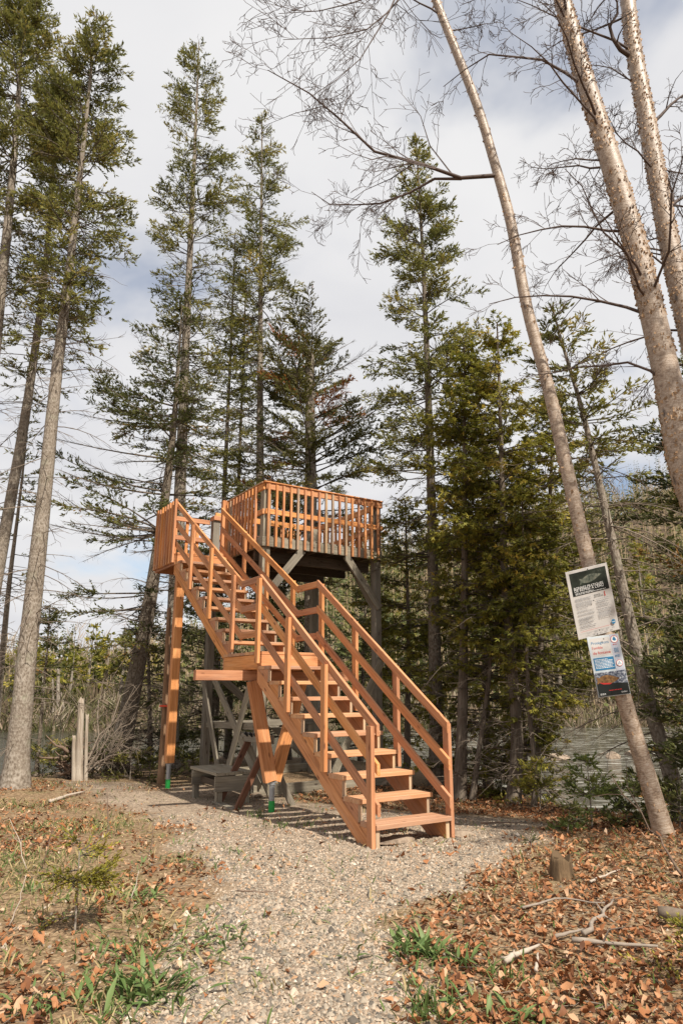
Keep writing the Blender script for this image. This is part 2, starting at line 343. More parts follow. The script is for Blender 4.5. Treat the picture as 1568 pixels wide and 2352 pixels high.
def axis(core0, core1, step, lo, hi, grow=1.13):
    c = list(np.arange(core0, core1 + 1e-6, step)); s = step; x = core1
    while x < hi: s *= grow; x += s; c.append(x)
    s = step; x = core0; pre = []
    while x > lo: s *= grow; x -= s; pre.append(x)
    return np.array(pre[::-1] + c)
gx = axis(-7.5, 6.0, 0.1, -600, 600, 1.18); gy = axis(3.0, 15.5, 0.1, -60, 900, 1.07)
GX, GY = np.meshgrid(gx, gy); GZ = H(GX, GY)
V = np.stack([GX, GY, GZ], -1).reshape(-1, 3); nx = len(gx); ny = len(gy)
ii = np.arange(nx * ny).reshape(ny, nx)
F = np.stack([ii[:-1, :-1], ii[:-1, 1:], ii[1:, 1:], ii[1:, :-1]], -1).reshape(-1, 4)
me = mesh_np('ground', V, F, mat=M_ground, smooth=True)
gv = gravel(V[:, 0], V[:, 1]); fr = sm(20, 30, V[:, 1])
za_ = np.zeros((len(V), 4), np.float32); za_[:, 0] = gv; za_[:, 1] = 1 - gv; za_[:, 2] = fr; za_[:, 3] = 1
at = me.attributes.new('zone', 'FLOAT_COLOR', 'POINT'); at.data.foreach_set('color', za_.ravel())
ob('ground', me, kind='structure')

wx = np.linspace(-400, 400, 9); wy = np.linspace(7.2, 60, 5); WX, WY = np.meshgrid(wx, wy)
ii = np.arange(45).reshape(5, 9)
ob('river', mesh_np('river', np.stack([WX, WY, np.full(WX.shape, -0.9)], -1).reshape(-1, 3), np.stack([ii[:-1, :-1], ii[:-1, 1:], ii[1:, 1:], ii[1:, :-1]], -1).reshape(-1, 4), mat=M_water), kind='structure')

# ------------------------------------------------------------------ lumber
_bc = {}
def board_mesh(L, w, t, mat, c=0.004, cut0=0.0, cut1=0.0):
    k = (round(L, 3), round(w, 3), round(t, 3), mat.name, cut0, cut1)
    if k in _bc: return _bc[k]
    a, b = w / 2, t / 2; c = min(c, a * 0.3, b * 0.3)
    prof = [(-a + c, -b), (a - c, -b), (a, -b + c), (a, b - c), (a - c, b), (-a + c, b), (-a, b - c), (-a, -b + c)]
    V = [(cut0 * y, y, z) for y, z in prof] + [(L + cut1 * y, y, z) for y, z in prof]
    F = [(i, (i + 1) % 8, 8 + (i + 1) % 8, 8 + i) for i in range(8)]
    me = bpy.data.meshes.new('lumber'); me.from_pydata(V, [], [f[::-1] for f in F] + [tuple(range(8)), tuple(range(15, 7, -1))]); me.materials.append(mat)
    me.update(); _bc[k] = me; return me
def board(name, p0, p1, w, t, mat, parent, wdir=(0, 0, 1), cut0=0.0, cut1=0.0, **kw):
    p0 = Vector(p0); p1 = Vector(p1); x = (p1 - p0); L = x.length; x.normalize()
    y = Vector(wdir); y = (y - x * y.dot(x)).normalized(); z = x.cross(y)
    o = ob(name, board_mesh(L, w, t, mat, cut0=cut0, cut1=cut1), parent, **kw)
    o.matrix_local = Matrix(((x.x, y.x, z.x, p0.x), (x.y, y.y, z.y, p0.y), (x.z, y.z, z.z, p0.z), (0, 0, 0, 1)))
    return o
def lathe(name, prof, mat, parent, loc=(0, 0, 0), sides=16):
    V = [(r * math.cos(2 * math.pi * i / sides), r * math.sin(2 * math.pi * i / sides), z) for r, z in prof for i in range(sides)]
    F = [(k * sides + i, k * sides + (i + 1) % sides, (k + 1) * sides + (i + 1) % sides, (k + 1) * sides + i) for k in range(len(prof) - 1) for i in range(sides)]
    F += [tuple(range(sides))[::-1], tuple((len(prof) - 1) * sides + i for i in range(sides))]
    me = bpy.data.meshes.new(name); me.from_pydata(V, [], F); me.materials.append(mat); me.update()
    return ob(name, me, parent, loc)

TX, TY, TYAW = 0.3472, 6.870, 0.57105
ct, st_ = math.cos(TYAW), math.sin(TYAW)
def t2w(t, y): return (TX + ct * t - st_ * y, TY + st_ * t + ct * y)
def gz(t, y): return H1(*t2w(t, y))
tower = ob('observation_tower', None, loc=(TX, TY, 0), label='wooden lookout tower with railed platform, fresh orange staircase and grey posts', cat='tower')
tower.rotation_euler = (0, 0, TYAW)
B = lambda n, a, b_, w, t, m=M_new, wd=(0, 0, 1), **k: board(n, a, b_, w, t, m, tower, wd, **k)

R_, G_ = 0.19, 0.2874
Wd = 0.9
MIDY, UPY, TOPY = 9 * G_, 9 * G_ + 0.93, 18 * G_ + 0.93          # nosings of landing, lowest upper tread, top landing
MIDZ, TOPZ = 0.2 + 9 * R_, 0.2 + 19 * R_
treads = [((k - 1) * G_, 0.2 + (k - 1) * R_) for k in range(1, 10)] + [(UPY + (9 - k) * G_, 0.2 + (19 - k) * R_) for k in range(9, 0, -1)]
for (y, z) in treads:
    for q in (0, 1):
        j = random.uniform(-0.006, 0.006)
        B('tread', (-0.02 + j, y + 0.07 + q * 0.143, z - 0.022 - random.uniform(0, 0.002)), (Wd + j, y + 0.07 + q * 0.143, z - 0.022), 0.138, 0.044, M_tread, (0, 1, 0))
def poly_prism(name, pts, t0, t1, mat):
    """polygon in the (y,z) plane extruded between t0 and t1, local x along the slope of the first edge"""
    n = len(pts); p0 = Vector((0, pts[0][0], pts[0][1])); ax = Vector((0, pts[1][0] - pts[0][0], pts[1][1] - pts[0][1])).normalized()
    ay = Vector((1, 0, 0)); az = ax.cross(ay)
    M = Matrix(((ax.x, ay.x, az.x, p0.x), (ax.y, ay.y, az.y, p0.y), (ax.z, ay.z, az.z, p0.z), (0, 0, 0, 1))); Mi = M.inverted()
    V = [Mi @ Vector((t, y, z)) for t in (t0, t1) for y, z in pts]
    F = [tuple(range(n)), tuple(range(2 * n - 1, n - 1, -1))] + [(i, n + i, n + (i + 1) % n, (i + 1) % n) for i in range(n)]
    me = bpy.data.meshes.new(name); me.from_pydata(V, [], F); me.materials.append(mat)
    import bmesh as _b
    bm = _b.new(); bm.from_mesh(me); _b.ops.recalc_face_normals(bm, faces=bm.faces); bm.to_mesh(me); bm.free()
    o = ob(name, me, tower); o.matrix_local = M; return o
def flight(y0, z0, n, foot):
    sl = R_ / G_; q = 0.152                                           # inclined plank below, step blocks above
    for t0 in (-0.017, Wd - 0.062):
        ya, yb = y0 + 0.0, y0 + n * G_ + 0.05
        top = lambda y: z0 - 0.055 + (y - y0) * sl - R_ + 0.006
        bot = lambda y: top(y) - q / math.cos(math.atan(sl))
        if foot:
            gl = max(0.0, gz(t0, 0.2)) - 0.02
            yf = y0 + (gl - bot(y0)) / sl
            pts = [(yb, bot(yb)), (max(yf, y0 + 0.02), gl), (y0 + 0.115, gl), (y0 + 0.035, gl + 0.06), (y0 + 0.035, top(y0 + 0.035)), (yb, top(yb))]
        else:
            pts = [(yb, bot(yb)), (y0 + 0.03, bot(y0 + 0.03)), (y0 + 0.03, top(y0 + 0.03)), (yb, top(yb))]
        poly_prism('stringer', [(a, b_) for a, b_ in pts], t0, t0 + 0.045, M_new)
        for k in range(n):
            y, z = y0 + k * G_, z0 + k * R_ - 0.046
            yn = y + 0.03
            poly_prism('step_block', [(yn + G_ - 0.004, top(yn + G_ - 0.004) + 0.004), (yn, top(yn) + 0.004), (yn, z), (yn + G_ - 0.004, z)], t0 - 0.001, t0 + 0.046, M_new)
            B('block_end', (t0 + 0.022, yn - 0.003, top(yn) + 0.012), (t0 + 0.022, yn - 0.003, z - 0.004), 0.043, 0.005, M_endgr, (1, 0, 0))
flight(0.0, 0.2, 9, True); flight(UPY, 0.2 + 10 * R_, 9, False)
# mid landing
for i in range(8):
    y = MIDY + 0.07 + i * 0.143
    B('deck_board', (-0.03, y, MIDZ - 0.02), (Wd + 0.02, y, MIDZ - 0.02), 0.136, 0.038, M_tread if i else M_new, (0, 1, 0))
B('fascia', (-0.02, MIDY + 0.025, MIDZ - 0.137), (Wd + 0.01, MIDY + 0.025, MIDZ - 0.137), 0.19, 0.04)
B('fascia', (-0.02, UPY + 0.22, MIDZ - 0.137), (Wd + 0.01, UPY + 0.22, MIDZ - 0.137), 0.19, 0.04)
for t in (0.0, 0.44, Wd - 0.02): B('joist', (t, MIDY + 0.048, MIDZ - 0.137), (t, UPY + 0.198, MIDZ - 0.137), 0.188, 0.04)
# beam under the mid landing, V legs on a pier
BZ = MIDZ - 0.235 - 0.065; BY = 3.02
B('beam', (-0.72, BY, BZ - 0.005), (1.62, BY, BZ - 0.005), 0.13, 0.09)
PZ = gz(0.42, 2.95) + 0.36
B('prop', (0.39, BY - 0.03, PZ + 0.02), (0.10, BY - 0.03, BZ - 0.07), 0.17, 0.09, M_new, (1, 0, 0.2))
B('prop', (0.47, BY + 0.01, PZ + 0.02), (0.86, BY + 0.01, BZ - 0.07), 0.16, 0.09, M_new, (1, 0, -0.2))
def pier(t, y, ztop):
    g0 = gz(t, y) - 0.05
    p = lathe('steel_pier', [(0.038, 0), (0.038, ztop - g0 - 0.03), (0.048, ztop - g0 - 0.028), (0.048, ztop - g0)], M_galv, tower, (t, y, g0))
    s = lathe('green_sleeve', [(0.041, 0.02), (0.041, 0.19)], M_green, p)
    B('bracket', (t - 0.05, y, ztop + 0.006), (t + 0.05, y, ztop + 0.006), 0.10, 0.012, M_galv, (0, 1, 0))
pier(0.43, BY - 0.01, PZ)
# outer post of the top landing
PY, PT = 6.22, 0.13
PB = gz(PT, PY) + 0.40
B('landing_post', (PT - 0.0, PY - 0.035, PB), (PT - 0.0, PY - 0.035, TOPZ - 0.24), 0.14, 0.068, M_new, (1, 0, 0))
B('landing_post', (PT + 0.0, PY + 0.035, PB + 0.02), (PT + 0.0, PY + 0.035, TOPZ - 0.24), 0.14, 0.068, M_new, (1, 0, 0))
pier(PT, PY, PB - 0.012)
# top landing
for i in range(8):
    y = TOPY + 0.07 + i * 0.143
    B('deck_board', (-0.045, y, TOPZ - 0.02), (1.02, y, TOPZ - 0.02), 0.136, 0.038, M_tread if i else M_new, (0, 1, 0))
B('fascia', (-0.03, TOPY + 0.02, TOPZ - 0.137), (1.02, TOPY + 0.02, TOPZ - 0.137), 0.19, 0.04)
B('fascia', (-0.03, 7.2, TOPZ - 0.137), (1.02, 7.2, TOPZ - 0.137), 0.19, 0.04)
for t in (-0.01, 0.5, 0.98): B('joist', (t, TOPY + 0.042, TOPZ - 0.137), (t, 7.178, TOPZ - 0.137), 0.188, 0.04)
n_f = 8
for i in range(n_f):
    y = 6.16 + i * (7.16 - 6.16) / (n_f - 1)
    B('baluster', (-0.055 - random.uniform(0, 0.004), y, 3.62), (-0.055, y, 4.79 + random.uniform(-0.01, 0.01)), 0.085 if i in (0, n_f - 1) else 0.06, 0.042, M_new, (0, 1, 0))
for z in (4.70, 4.32): B('rail', (-0.01, 6.15, z), (-0.01, 7.19, z), 0.089, 0.04)
for z in (4.70, 4.32): B('rail', (0.015, 7.17, z), (1.02, 7.17, z), 0.089, 0.038)
for t in (0.1, 0.33, 0.56, 0.78): B('baluster', (t, 7.21, 3.70), (t, 7.21, 4.74), 0.06, 0.04, M_new, (1, 0, 0))
B('baluster', (0.665, 7.135, 3.82), (0.665, 7.135, 4.62), 0.10, 0.035, M_new, (1, 0, 0))
B('newel_post', (0.985, 6.30, TOPZ - 0.05), (0.985, 6.30, 4.95), 0.15, 0.085, M_new, (1, 0, 0))
# stair rails and posts (left face towards the path, right face towards the platform)
lz = lambda y, o: o + 0.6875 * y
uz = lambda y, o: o + 0.621 * (y - 3.21)
for (t, sgn) in ((-0.002, -1), (0.887, 1)):
    for o0, o1 in ((1.11, 2.91), (0.75, 2.55), (0.39, 2.19)):
        c = 0.0535
        B('handrail', (t, -0.012, lz(-0.012, o0) - c), (t, 2.635, lz(2.635, o0) - c + 0.004), 0.089, 0.036, M_new, cut0=0.6875, cut1=0.6875)
        B('handrail', (t, 2.64, o1 - 0.046), (t, 3.212, o1 - 0.046), 0.089, 0.0362)
        B('handrail', (t, 3.205, o1 - 0.054), (t, 6.24, uz(6.24, o1) - 0.054), 0.089, 0.036, M_new, cut0=0.621, cut1=0.621)
    pt = t + sgn * 0.0415
    for y, z0, z1 in ((0.065, gz(pt, 0.06) - 0.02, 1.085), (0.92, 0.59, lz(0.92, 1.06)), (1.765, 1.17, lz(1.765, 1.06)), (2.60, 1.755, 2.865), (3.44, 1.93, 3.02), (4.34, 2.47, uz(4.34, 2.87)), (5.24, 3.03, uz(5.24, 2.87))):
        B('rail_post', (pt, y, z0), (pt, y, z1), 0.089, 0.044, M_new, (0, 1, 0))
# platform
FY, T0, T1, BKY = 4.708, 1.03, 3.53, 7.15
PFZ = 3.965
ps = 0.14
for (t, y, zt) in ((T0 + 0.08, FY + 0.11, 4.89), (T1 - 0.08, FY + 0.11, 4.83), (T0 + 0.06, BKY - 0.11, 4.72), (T1 - 0.12, BKY - 0.11, 4.83)):
    B('tower_post', (t, y, -0.22), (t, y, zt), ps, ps, M_grey, (1, 0, 0))
B('post_cap', (T0 - 0.02, BKY - 0.12, 4.76), (T0 + 0.17, BKY - 0.12, 4.76), 0.2, 0.09, M_new, (0, 1, 0))
B('rim_beam', (T0 - 0.02, FY + 0.02, 3.88), (T1, FY + 0.02, 3.88), 0.165, 0.04, M_grey)
B('rim_beam', (T0, FY + 0.042, 3.88), (T0, BKY, 3.88), 0.165, 0.04, M_grey)
B('rim_beam', (T1 - 0.02, FY + 0.042, 3.88), (T1 - 0.02, BKY, 3.88), 0.165, 0.04, M_grey)
B('rim_beam', (T0 - 0.02, BKY + 0.02, 3.88), (T1, BKY + 0.02, 3.88), 0.165, 0.04, M_grey)
for i in range(17):
    y = FY + 0.11 + i * 0.142
    B('deck_board', (T0 + 0.02, y, PFZ + 0.012), (T1 - 0.02, y, PFZ + 0.012), 0.134, 0.036, M_grey, (0, 1, 0))
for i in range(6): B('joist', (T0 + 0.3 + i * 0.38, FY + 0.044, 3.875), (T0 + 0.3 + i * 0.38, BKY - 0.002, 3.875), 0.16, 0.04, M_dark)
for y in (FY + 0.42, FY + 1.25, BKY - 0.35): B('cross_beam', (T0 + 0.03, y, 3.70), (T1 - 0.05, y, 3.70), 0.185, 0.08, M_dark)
for z, w in ((4.87, 0.115), (4.415, 0.09)):
    B('platform_rail', (T0 + 0.025, FY - 0.0, z), (T1 + 0.01, FY - 0.0, z), w, 0.038)
    B('platform_rail', (T0 - 0.002, FY + 0.022, z), (T0 - 0.002, 6.255, z), w, 0.038)
    B('platform_rail', (T1 - 0.01, FY + 0.022, z), (T1 - 0.01, BKY, z), w, 0.038)
    B('platform_rail', (T0 + 0.1, BKY + 0.02, z), (T1 - 0.03, BKY + 0.02, z), w, 0.038)
B('rail_cap', (T0 - 0.03, FY - 0.005, 4.94), (T1 + 0.015, FY - 0.005, 4.94), 0.075, 0.022, M_new, (0, 1, 0))
B('rail_cap', (T0 - 0.005, FY + 0.035, 4.94), (T0 - 0.005, 6.25, 4.94), 0.075, 0.022, M_pale, (1, 0, 0))
for i in range(17):
    t = 1.095 + i * 0.1447 + random.uniform(-0.004, 0.004)
    B('baluster', (t, FY - 0.041, 3.795 + random.uniform(-0.008, 0.006)), (t + random.uniform(-0.004, 0.004), FY - 0.041, 4.902), 0.04, 0.042, M_pale if i in (4, 8, 9, 11) else M_new, (1, 0, 0))
for i in range(10):
    y = 4.97 + i * 0.137
    B('baluster', (T0 - 0.043, y, 3.80 + random.uniform(-0.01, 0.01)), (T0 - 0.043, y, 4.90), 0.04, 0.042, M_pale if i == 8 else M_new, (0, 1, 0))
for i in range(15):
    y = FY + 0.12 + i * 0.158
    B('baluster', (T1 + 0.031, y, 3.80), (T1 + 0.031, y, 4.90), 0.04, 0.042, M_new, (0, 1, 0))
for i in range(16):
    t = T0 + 0.12 + i * 0.152
    B('baluster', (t, BKY + 0.061, 3.80), (t, BKY + 0.061, 4.90), 0.04, 0.042, M_new, (1, 0, 0))
# bench inside the platform
for i in range(3): B('bench_slat', (T0 + 0.35, BKY - 0.5 + i * 0.13, 4.40), (T1 - 0.25, BKY - 0.5 + i * 0.13, 4.40), 0.12, 0.036, M_red, (0, 1, 0))
B('bench_front', (T0 + 0.35, BKY - 0.55, 4.31), (T1 - 0.25, BKY - 0.55, 4.31), 0.13, 0.036, M_red)
for t in (T0 + 0.5, (T0 + T1) / 2, T1 - 0.4): B('bench_leg', (t, BKY - 0.53, 3.99), (t, BKY - 0.53, 4.24), 0.09, 0.04, M_red, (1, 0, 0))
# grey braces
Bg = lambda n, a, b_, w=0.135, t=0.04, m=M_grey, wd=(0, 0, 1): B(n, a, b_, w, t, m, wd)
Bg('brace', (1.16, FY + 0.018, 3.02), (1.80, FY + 0.018, 3.80))
Bg('brace', (3.47, FY + 0.018, 2.89), (2.72, FY + 0.018, 3.80))
Bg('brace', (3.47, FY + 0.24, 2.95), (3.47, FY + 0.95, 3.78))
Bg('brace', (3.49, FY + 0.018, 1.92), (2.48, FY + 0.018, 0.05))
Bg('brace', (1.02, 7.15, 1.66), (1.02, 6.20, 0.02))
Bg('brace', (1.06, 6.85, 1.75), (1.06, 4.62, -0.03))
Bg('brace', (1.02, 4.92, 1.72), (1.02, 5.86, 0.02))
Bg('brace', (1.0, 7.02, 3.05), (1.0, 6.45, 3.76))
Bg('brace', (1.2, BKY - 0.02, 1.8), (3.3, BKY - 0.02, 0.1))
Bg('girt', (1.08, 6.97, 0.79), (1.08, 4.95, 0.84), 0.11)
Bg('girt', (1.15, BKY - 0.19, 0.79), (3.35, BKY - 0.19, 0.79), 0.11)
# sills
Bg('sill', (0.98, FY + 0.02, -0.115), (3.6, FY + 0.02, -0.115), 0.155, 0.06)
Bg('sill', (1.0, FY + 0.052, -0.115), (1.0, BKY + 0.05, -0.115), 0.155, 0.06)
Bg('sill', (3.56, FY + 0.052, -0.115), (3.56, BKY + 0.05, -0.115), 0.155, 0.06)
Bg('sill', (0.98, BKY + 0.085, -0.115), (3.6, BKY + 0.085, -0.115), 0.155, 0.06)

def rock(name, w, d, h, loc, label, seed, rz=0.0, cat='rock', group=None):
    import bmesh
    bm = bmesh.new(); bmesh.ops.create_icosphere(bm, subdivisions=3, radius=1.0)
    r = random.Random(seed); pl = [(Vector((r.gauss(0, 1), r.gauss(0, 1), r.gauss(0, 1))).normalized(), r.uniform(0.55, 0.9)) for _ in range(12)]
    for v in bm.verts:
        for n, c in pl:
            dd = v.co.dot(n)
            if dd > c: v.co -= n * (dd - c)
        v.co = Vector((v.co.x * w / 2, v.co.y * d / 2, v.co.z * h / 2))
    me = bpy.data.meshes.new(name); bm.to_mesh(me); bm.free(); me.materials.append(M_rock)
    o = ob(name, me, None, loc, label, cat, group); o.rotation_euler = (r.uniform(-.06, .06), r.uniform(-.06, .06), rz); return o
x, y = t2w(1.08, 0.10); rock('flat_rock', 0.34, 0.2, 0.075, (x, y, H1(x, y) + 0.02), 'flat grey stone slab lying at the right foot of the stairs', 3, 0.2)
x, y = t2w(0.28, 0.16); rock('flat_rock', 0.50, 0.30, 0.12, (x, y, H1(x, y) + 0.01), 'buff stone block under the lowest stair tread', 4, 0.5)
x, y = t2w(1.02, FY - 0.06); rock('round_stone', 0.24, 0.2, 0.15, (x, y, H1(x, y) + 0.01), 'rounded stone propping the grey sill corner beside the bench', 5)
x, y = t2w(3.5, FY + 0.0); rock('block_stone', 0.3, 0.25, 0.2, (x, y, H1(x, y) + 0.02), 'dark stone under the far end of the front sill', 6)

# low grey bench under the stairs
g0 = gz(0.38, 4.6)
bench = ob('low_bench', None, loc=(*t2w(0.38, 4.62), g0), label='low weathered plank bench standing under the staircase', cat='bench'); bench.rotation_euler = (0, 0, TYAW - 0.02)
Z = 0.42
for i in range(4): board('top_plank', (-0.215 + i * 0.143, -0.56, Z), (-0.215 + i * 0.143, 0.54 + 0.01 * i, Z), 0.139, 0.04, M_grey, bench, (1, 0, 0))
for sx in (-0.21, 0.21):
    for sy in (-0.48, 0.46): board('leg', (sx, sy, -0.03), (sx, sy, Z - 0.021), 0.09, 0.085, M_grey, bench, (0, 1, 0))
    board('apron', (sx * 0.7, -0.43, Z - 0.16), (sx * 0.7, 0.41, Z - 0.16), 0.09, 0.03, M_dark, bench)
for sy in (-0.48, 0.46):
    board('cross_rail', (-0.30, sy - 0.06, 0.24), (0.30, sy - 0.06, 0.24), 0.11, 0.03, M_grey, bench)
    board('cross_rail', (-0.30, sy - 0.06, Z - 0.08), (0.30, sy - 0.06, Z - 0.08), 0.10, 0.03, M_grey, bench)
# a-frame rack
g0 = gz(0.6, 3.85)
rk = ob('sawhorse', None, loc=(*t2w(0.6, 3.85), g0), label='reddish brown A-frame sawhorse with a pegged grey ridge log', cat='sawhorse'); rk.rotation_euler = (0, 0, TYAW)
for sy in (-0.31, 0.31):
    for sx in (-1, 1): board('leg', (sx * 0.44, sy, -0.02), (sx * 0.035 - sx * 0.08, sy + (0.045 if sx > 0 else 0), 0.92), 0.09, 0.042, M_red if sx < 0 else M_grey, rk, (1, 0, 0.4))
board('foot_board', (-0.455, -0.36, 0.02), (-0.455, 0.36, 0.02), 0.11, 0.04, M_grey, rk, (1, 0, 0))
board('ridge_log', (0.0, -0.42, 0.905), (0.0, 0.42, 0.905), 0.12, 0.12, M_grey, rk)
for i in range(4):
    pg = lathe('peg', [(0.022, 0), (0.022, 0.07)], M_black, rk, (-0.05, -0.28 + i * 0.16, 0.93), 10); pg.rotation_euler = (0, -0.9, 0)

# ------------------------------------------------------------------ trees
class Trunk:
    def __init__(s, pts, r0, r1, flare=1.5, sides=12, n=26, lump=0.05):
        P = np.array(pts); g = H1(P[0, 0], P[0, 1])
        d = P[0] - P[1]
        if P[0, 2] > g - 0.05 and abs(d[2]) > 1e-3:
            k = (g - 0.12 - P[0, 2]) / d[2]; P = np.concatenate([[P[0] + d * max(k, 0)], P])
            P[0, 2] = H1(P[0, 0], P[0, 1]) - 0.12
        L = np.concatenate([[0], np.cumsum(np.linalg.norm(np.diff(P, axis=0), axis=1))])
        s.P, s.Ls, s.L = P, L, L[-1]
        t = np.linspace(0, 1, n) ** 1.15
        # smooth the polyline
        C_ = np.stack([np.interp(t * s.L, L, P[:, i]) for i in range(3)], 1)
        C2 = C_.copy()
        for _ in range(2): C2[1:-1] = (C2[:-2] + 2 * C2[1:-1] + C2[2:]) / 4
        s.C = C2; s.t = t; s.r0, s.r1 = r0, r1; s.flare = flare; s.sides = sides; s.lump = lump
    def rad(s, t): return (s.r0 + (s.r1 - s.r0) * t) * (1 + (s.flare - 1) * np.exp(-t * s.L / 0.35))
    def at(s, t): return np.stack([np.interp(t, s.t, s.C[:, i]) for i in range(3)], -1)
    def mesh(s, name, mat):
        R = s.rad(s.t); V, F = tubes(s.C[None], R[None], s.sides)
        n = len(s.t); ang = np.tile(np.arange(s.sides), n); le = np.repeat(s.t * s.L, s.sides)
        jit = 1 + s.lump * (vnoise(ang * 0.9 + 3, le * 3.1, 4) - 0.5) * 2
        cen = np.repeat(s.C, s.sides, axis=0); V = cen + (V - cen) * jit[:, None]
        a = ang / s.sides; uv = np.stack([np.abs(a - 0.5) * 2 * np.pi * s.r0, le], 1)
        return mesh_np(name, V, F, uv=uv, smooth=True, mat=mat)

def shoots(P, D, L, Wd_, rg, tint, acc):
    """crossed pointed blades: base P, direction D"""
    n = len(P)
    if n == 0: return
    r = nrm(rg.normal(size=(n, 3))); A = nrm(np.cross(D, r)); Bv = np.cross(D, A)
    L = L[:, None]; w = Wd_[:, None]
    for s_ in (A,):
        m = P + D * L * 0.45
        V = np.stack([P, m + s_ * w, P + D * L, m - s_ * w], 1).reshape(-1, 3)
        acc.add(V, np.arange(4 * n).reshape(n, 4), np.repeat(tint, 4))

def sprays(P, D, Nn, L, Wd_, rg, tint, acc):
    """flat fan sprays: three pointed lobes in one plane"""
    n = len(P)
    if n == 0: return
    A = nrm(np.cross(D, Nn)); L = L[:, None]; w = Wd_[:, None]
    for a, k in ((0.0, 1.0), (0.75, 0.72), (-0.75, 0.72)):
        d = nrm(D * math.cos(a) + A * math.sin(a)); q = nrm(np.cross(d, Nn))
        o = P + D * L * (0.22 if a else 0)
        m = o + d * L * 0.5 * k
        V = np.stack([o, m + q * w * k, o + d * L * k, m - q * w * k], 1).reshape(-1, 3)
        acc.add(V, np.arange(4 * n).reshape(n, 4), np.repeat(tint, 4))

def conifer(name, label, pts, r0, crown, seed, cat='tree', group=None, bark_m=None, needle=None, style='spruce', dens=1.0, nb=7.0, dead=(0.1, 0.5, 26, 0.9), pitch=(0.55, -0.12), leaf=(0.085, 0.0125), rtip=0.012, sides=12, flare=1.5, skew=None, bare=0.1, inner=0.35):
    """crown: list of (height fraction, branch length m); dead: (frac0, frac1, count, length); skew: (azimuth dir, amount)"""
    rg = np.random.default_rng(seed)
    tk = Trunk(pts, r0, rtip, flare, sides)
    root = ob(name, None, loc=tuple(tk.C[0] + np.array([0, 0, 0.12])), label=label, cat=cat, group=group)
    off = np.array(root.location)
    cf = np.array([c[0] for c in crown]); cr = np.array([c[1] for c in crown])
    lenc = (cf[-1] - cf[0]) * tk.L; N = int(lenc * nb * 1.75)
    f = np.sort(rg.uniform(cf[0], 1.0, N)); f = np.where(rg.random(N) < 0.6, np.round(f * tk.L / 0.42) * 0.42 / tk.L + rg.normal(0, 0.004, N), f); f = np.clip(f, cf[0], 0.997)
    az = rg.uniform(0, 2 * np.pi, N); Ln = np.interp(f, cf, cr) * rg.uniform(0.55, 1.15, N)
    if skew: Ln = Ln * (1 + skew[1] * np.cos(az - skew[0]))
    Ln = np.maximum(Ln, 0.05)
    rel = (f - cf[0]) / (1 - cf[0])
    el = pitch[1] + (pitch[0] - pitch[1]) * rel ** 1.3 + rg.normal(0, 0.14, N)
    Bp = tk.at(f) - off; hd = np.stack([np.cos(az), np.sin(az), 0 * az], 1)
    K = 6; s = np.linspace(0, 1, K)
    dr = rg.uniform(0.0, 0.25, N) * (1 - rel); wob = rg.normal(0, 0.14, N)
    side = np.stack([-np.sin(az), np.cos(az), 0 * az], 1)
    def curve(i, q):
        h = hd[i] * (np.cos(el[i]) * Ln[i] * q)[:, None] + side[i] * (wob[i] * Ln[i] * np.sin(q * 3.0))[:, None]
        z = np.sin(el[i]) * Ln[i] * q + dr[i] * Ln[i] * (q ** 2 * 1.0 - 0.75 * q)
        h[:, 2] += z; return Bp[i] + h
    iN = np.arange(N)
    PC = np.stack([curve(iN, np.full(N, q)) for q in s], 1)
    rb = 0.004 + 0.0095 * Ln ** 0.9
    BR = Acc()
    V, F = tubes(PC, rb[:, None] * (1 - 0.8 * s[None]), 3); BR.add(V, F)
    # side twigs
    has = rg.random(N) > bare
    nt = np.maximum(5, (Ln * 19 * dens * (0.95 + 1.1 * rel)).astype(int)); ti = np.repeat(iN, nt); q = rg.uniform(0, 1, len(ti)) ** 0.75
    lo = inner * (1 - rel[ti]); q = lo + (1 - lo) * q
    p = curve(ti, q); tg = nrm(curve(ti, np.minimum(q + 0.05, 1.1)) - p)
    sg = np.where(rg.random(len(ti)) < 0.5, -1, 1) * rg.uniform(0.45, 1.0, len(ti))
    lat = nrm(np.cross(tg, np.array([0, 0, 1.0])))
    up = np.array([0, 0, 1.0])
    td = nrm(tg * 0.75 + lat * sg[:, None] + up * rg.normal(-0.02 if style != 'cedar' else -0.18, 0.33, len(ti))[:, None])
    tl = np.minimum(0.42, 0.10 + 0.28 * Ln[ti] * (1.05 - q)) * rg.uniform(0.35, 1.35, len(ti))
    ws = nrm(np.cross(td, rg.normal(size=td.shape))) * 0.0035; pe = p + td * tl[:, None]
    BR.add(np.stack([p - ws, p + ws, pe + ws * 0.4, pe - ws * 0.4], 1).reshape(-1, 3), np.arange(4 * len(p)).reshape(-1, 4))
    CRN = Acc()
    tone = np.clip(rg.normal(0.45, 0.16, N), 0.05, 0.9)
    ph = rg.uniform(0, 6.28, N); kf = rg.uniform(5, 10, N)
    keep = has[ti] & ((np.sin(q * kf[ti] * np.sqrt(Ln[ti] + 0.3) + ph[ti]) > -0.25) | (rg.random(len(ti)) < 0.2 + 0.85 * rel[ti]))
    p, td, tl, ti2, q2 = p[keep], td[keep], tl[keep], ti[keep], q[keep]
    ls, lw = leaf
    ns = np.maximum(2, (tl / (ls * (0.27 if style != 'cedar' else 0.38))).astype(int)); si = np.repeat(np.arange(len(p)), ns); qq = rg.uniform(0.05, 1.0, len(si))
    sp_ = p[si] + td[si] * (tl[si] * qq)[:, None]
    rr = nrm(rg.normal(size=(len(si), 3)))
    tt = np.clip(tone[ti2[si]] + rg.normal(0, 0.16, len(si)), 0, 0.96) if needle is not M_rust else np.clip(tone[ti2[si]] * 0.9 + 0.42 * (tone[ti2[si]] > 0.58) + rg.normal(0, 0.12, len(si)), 0, 1)
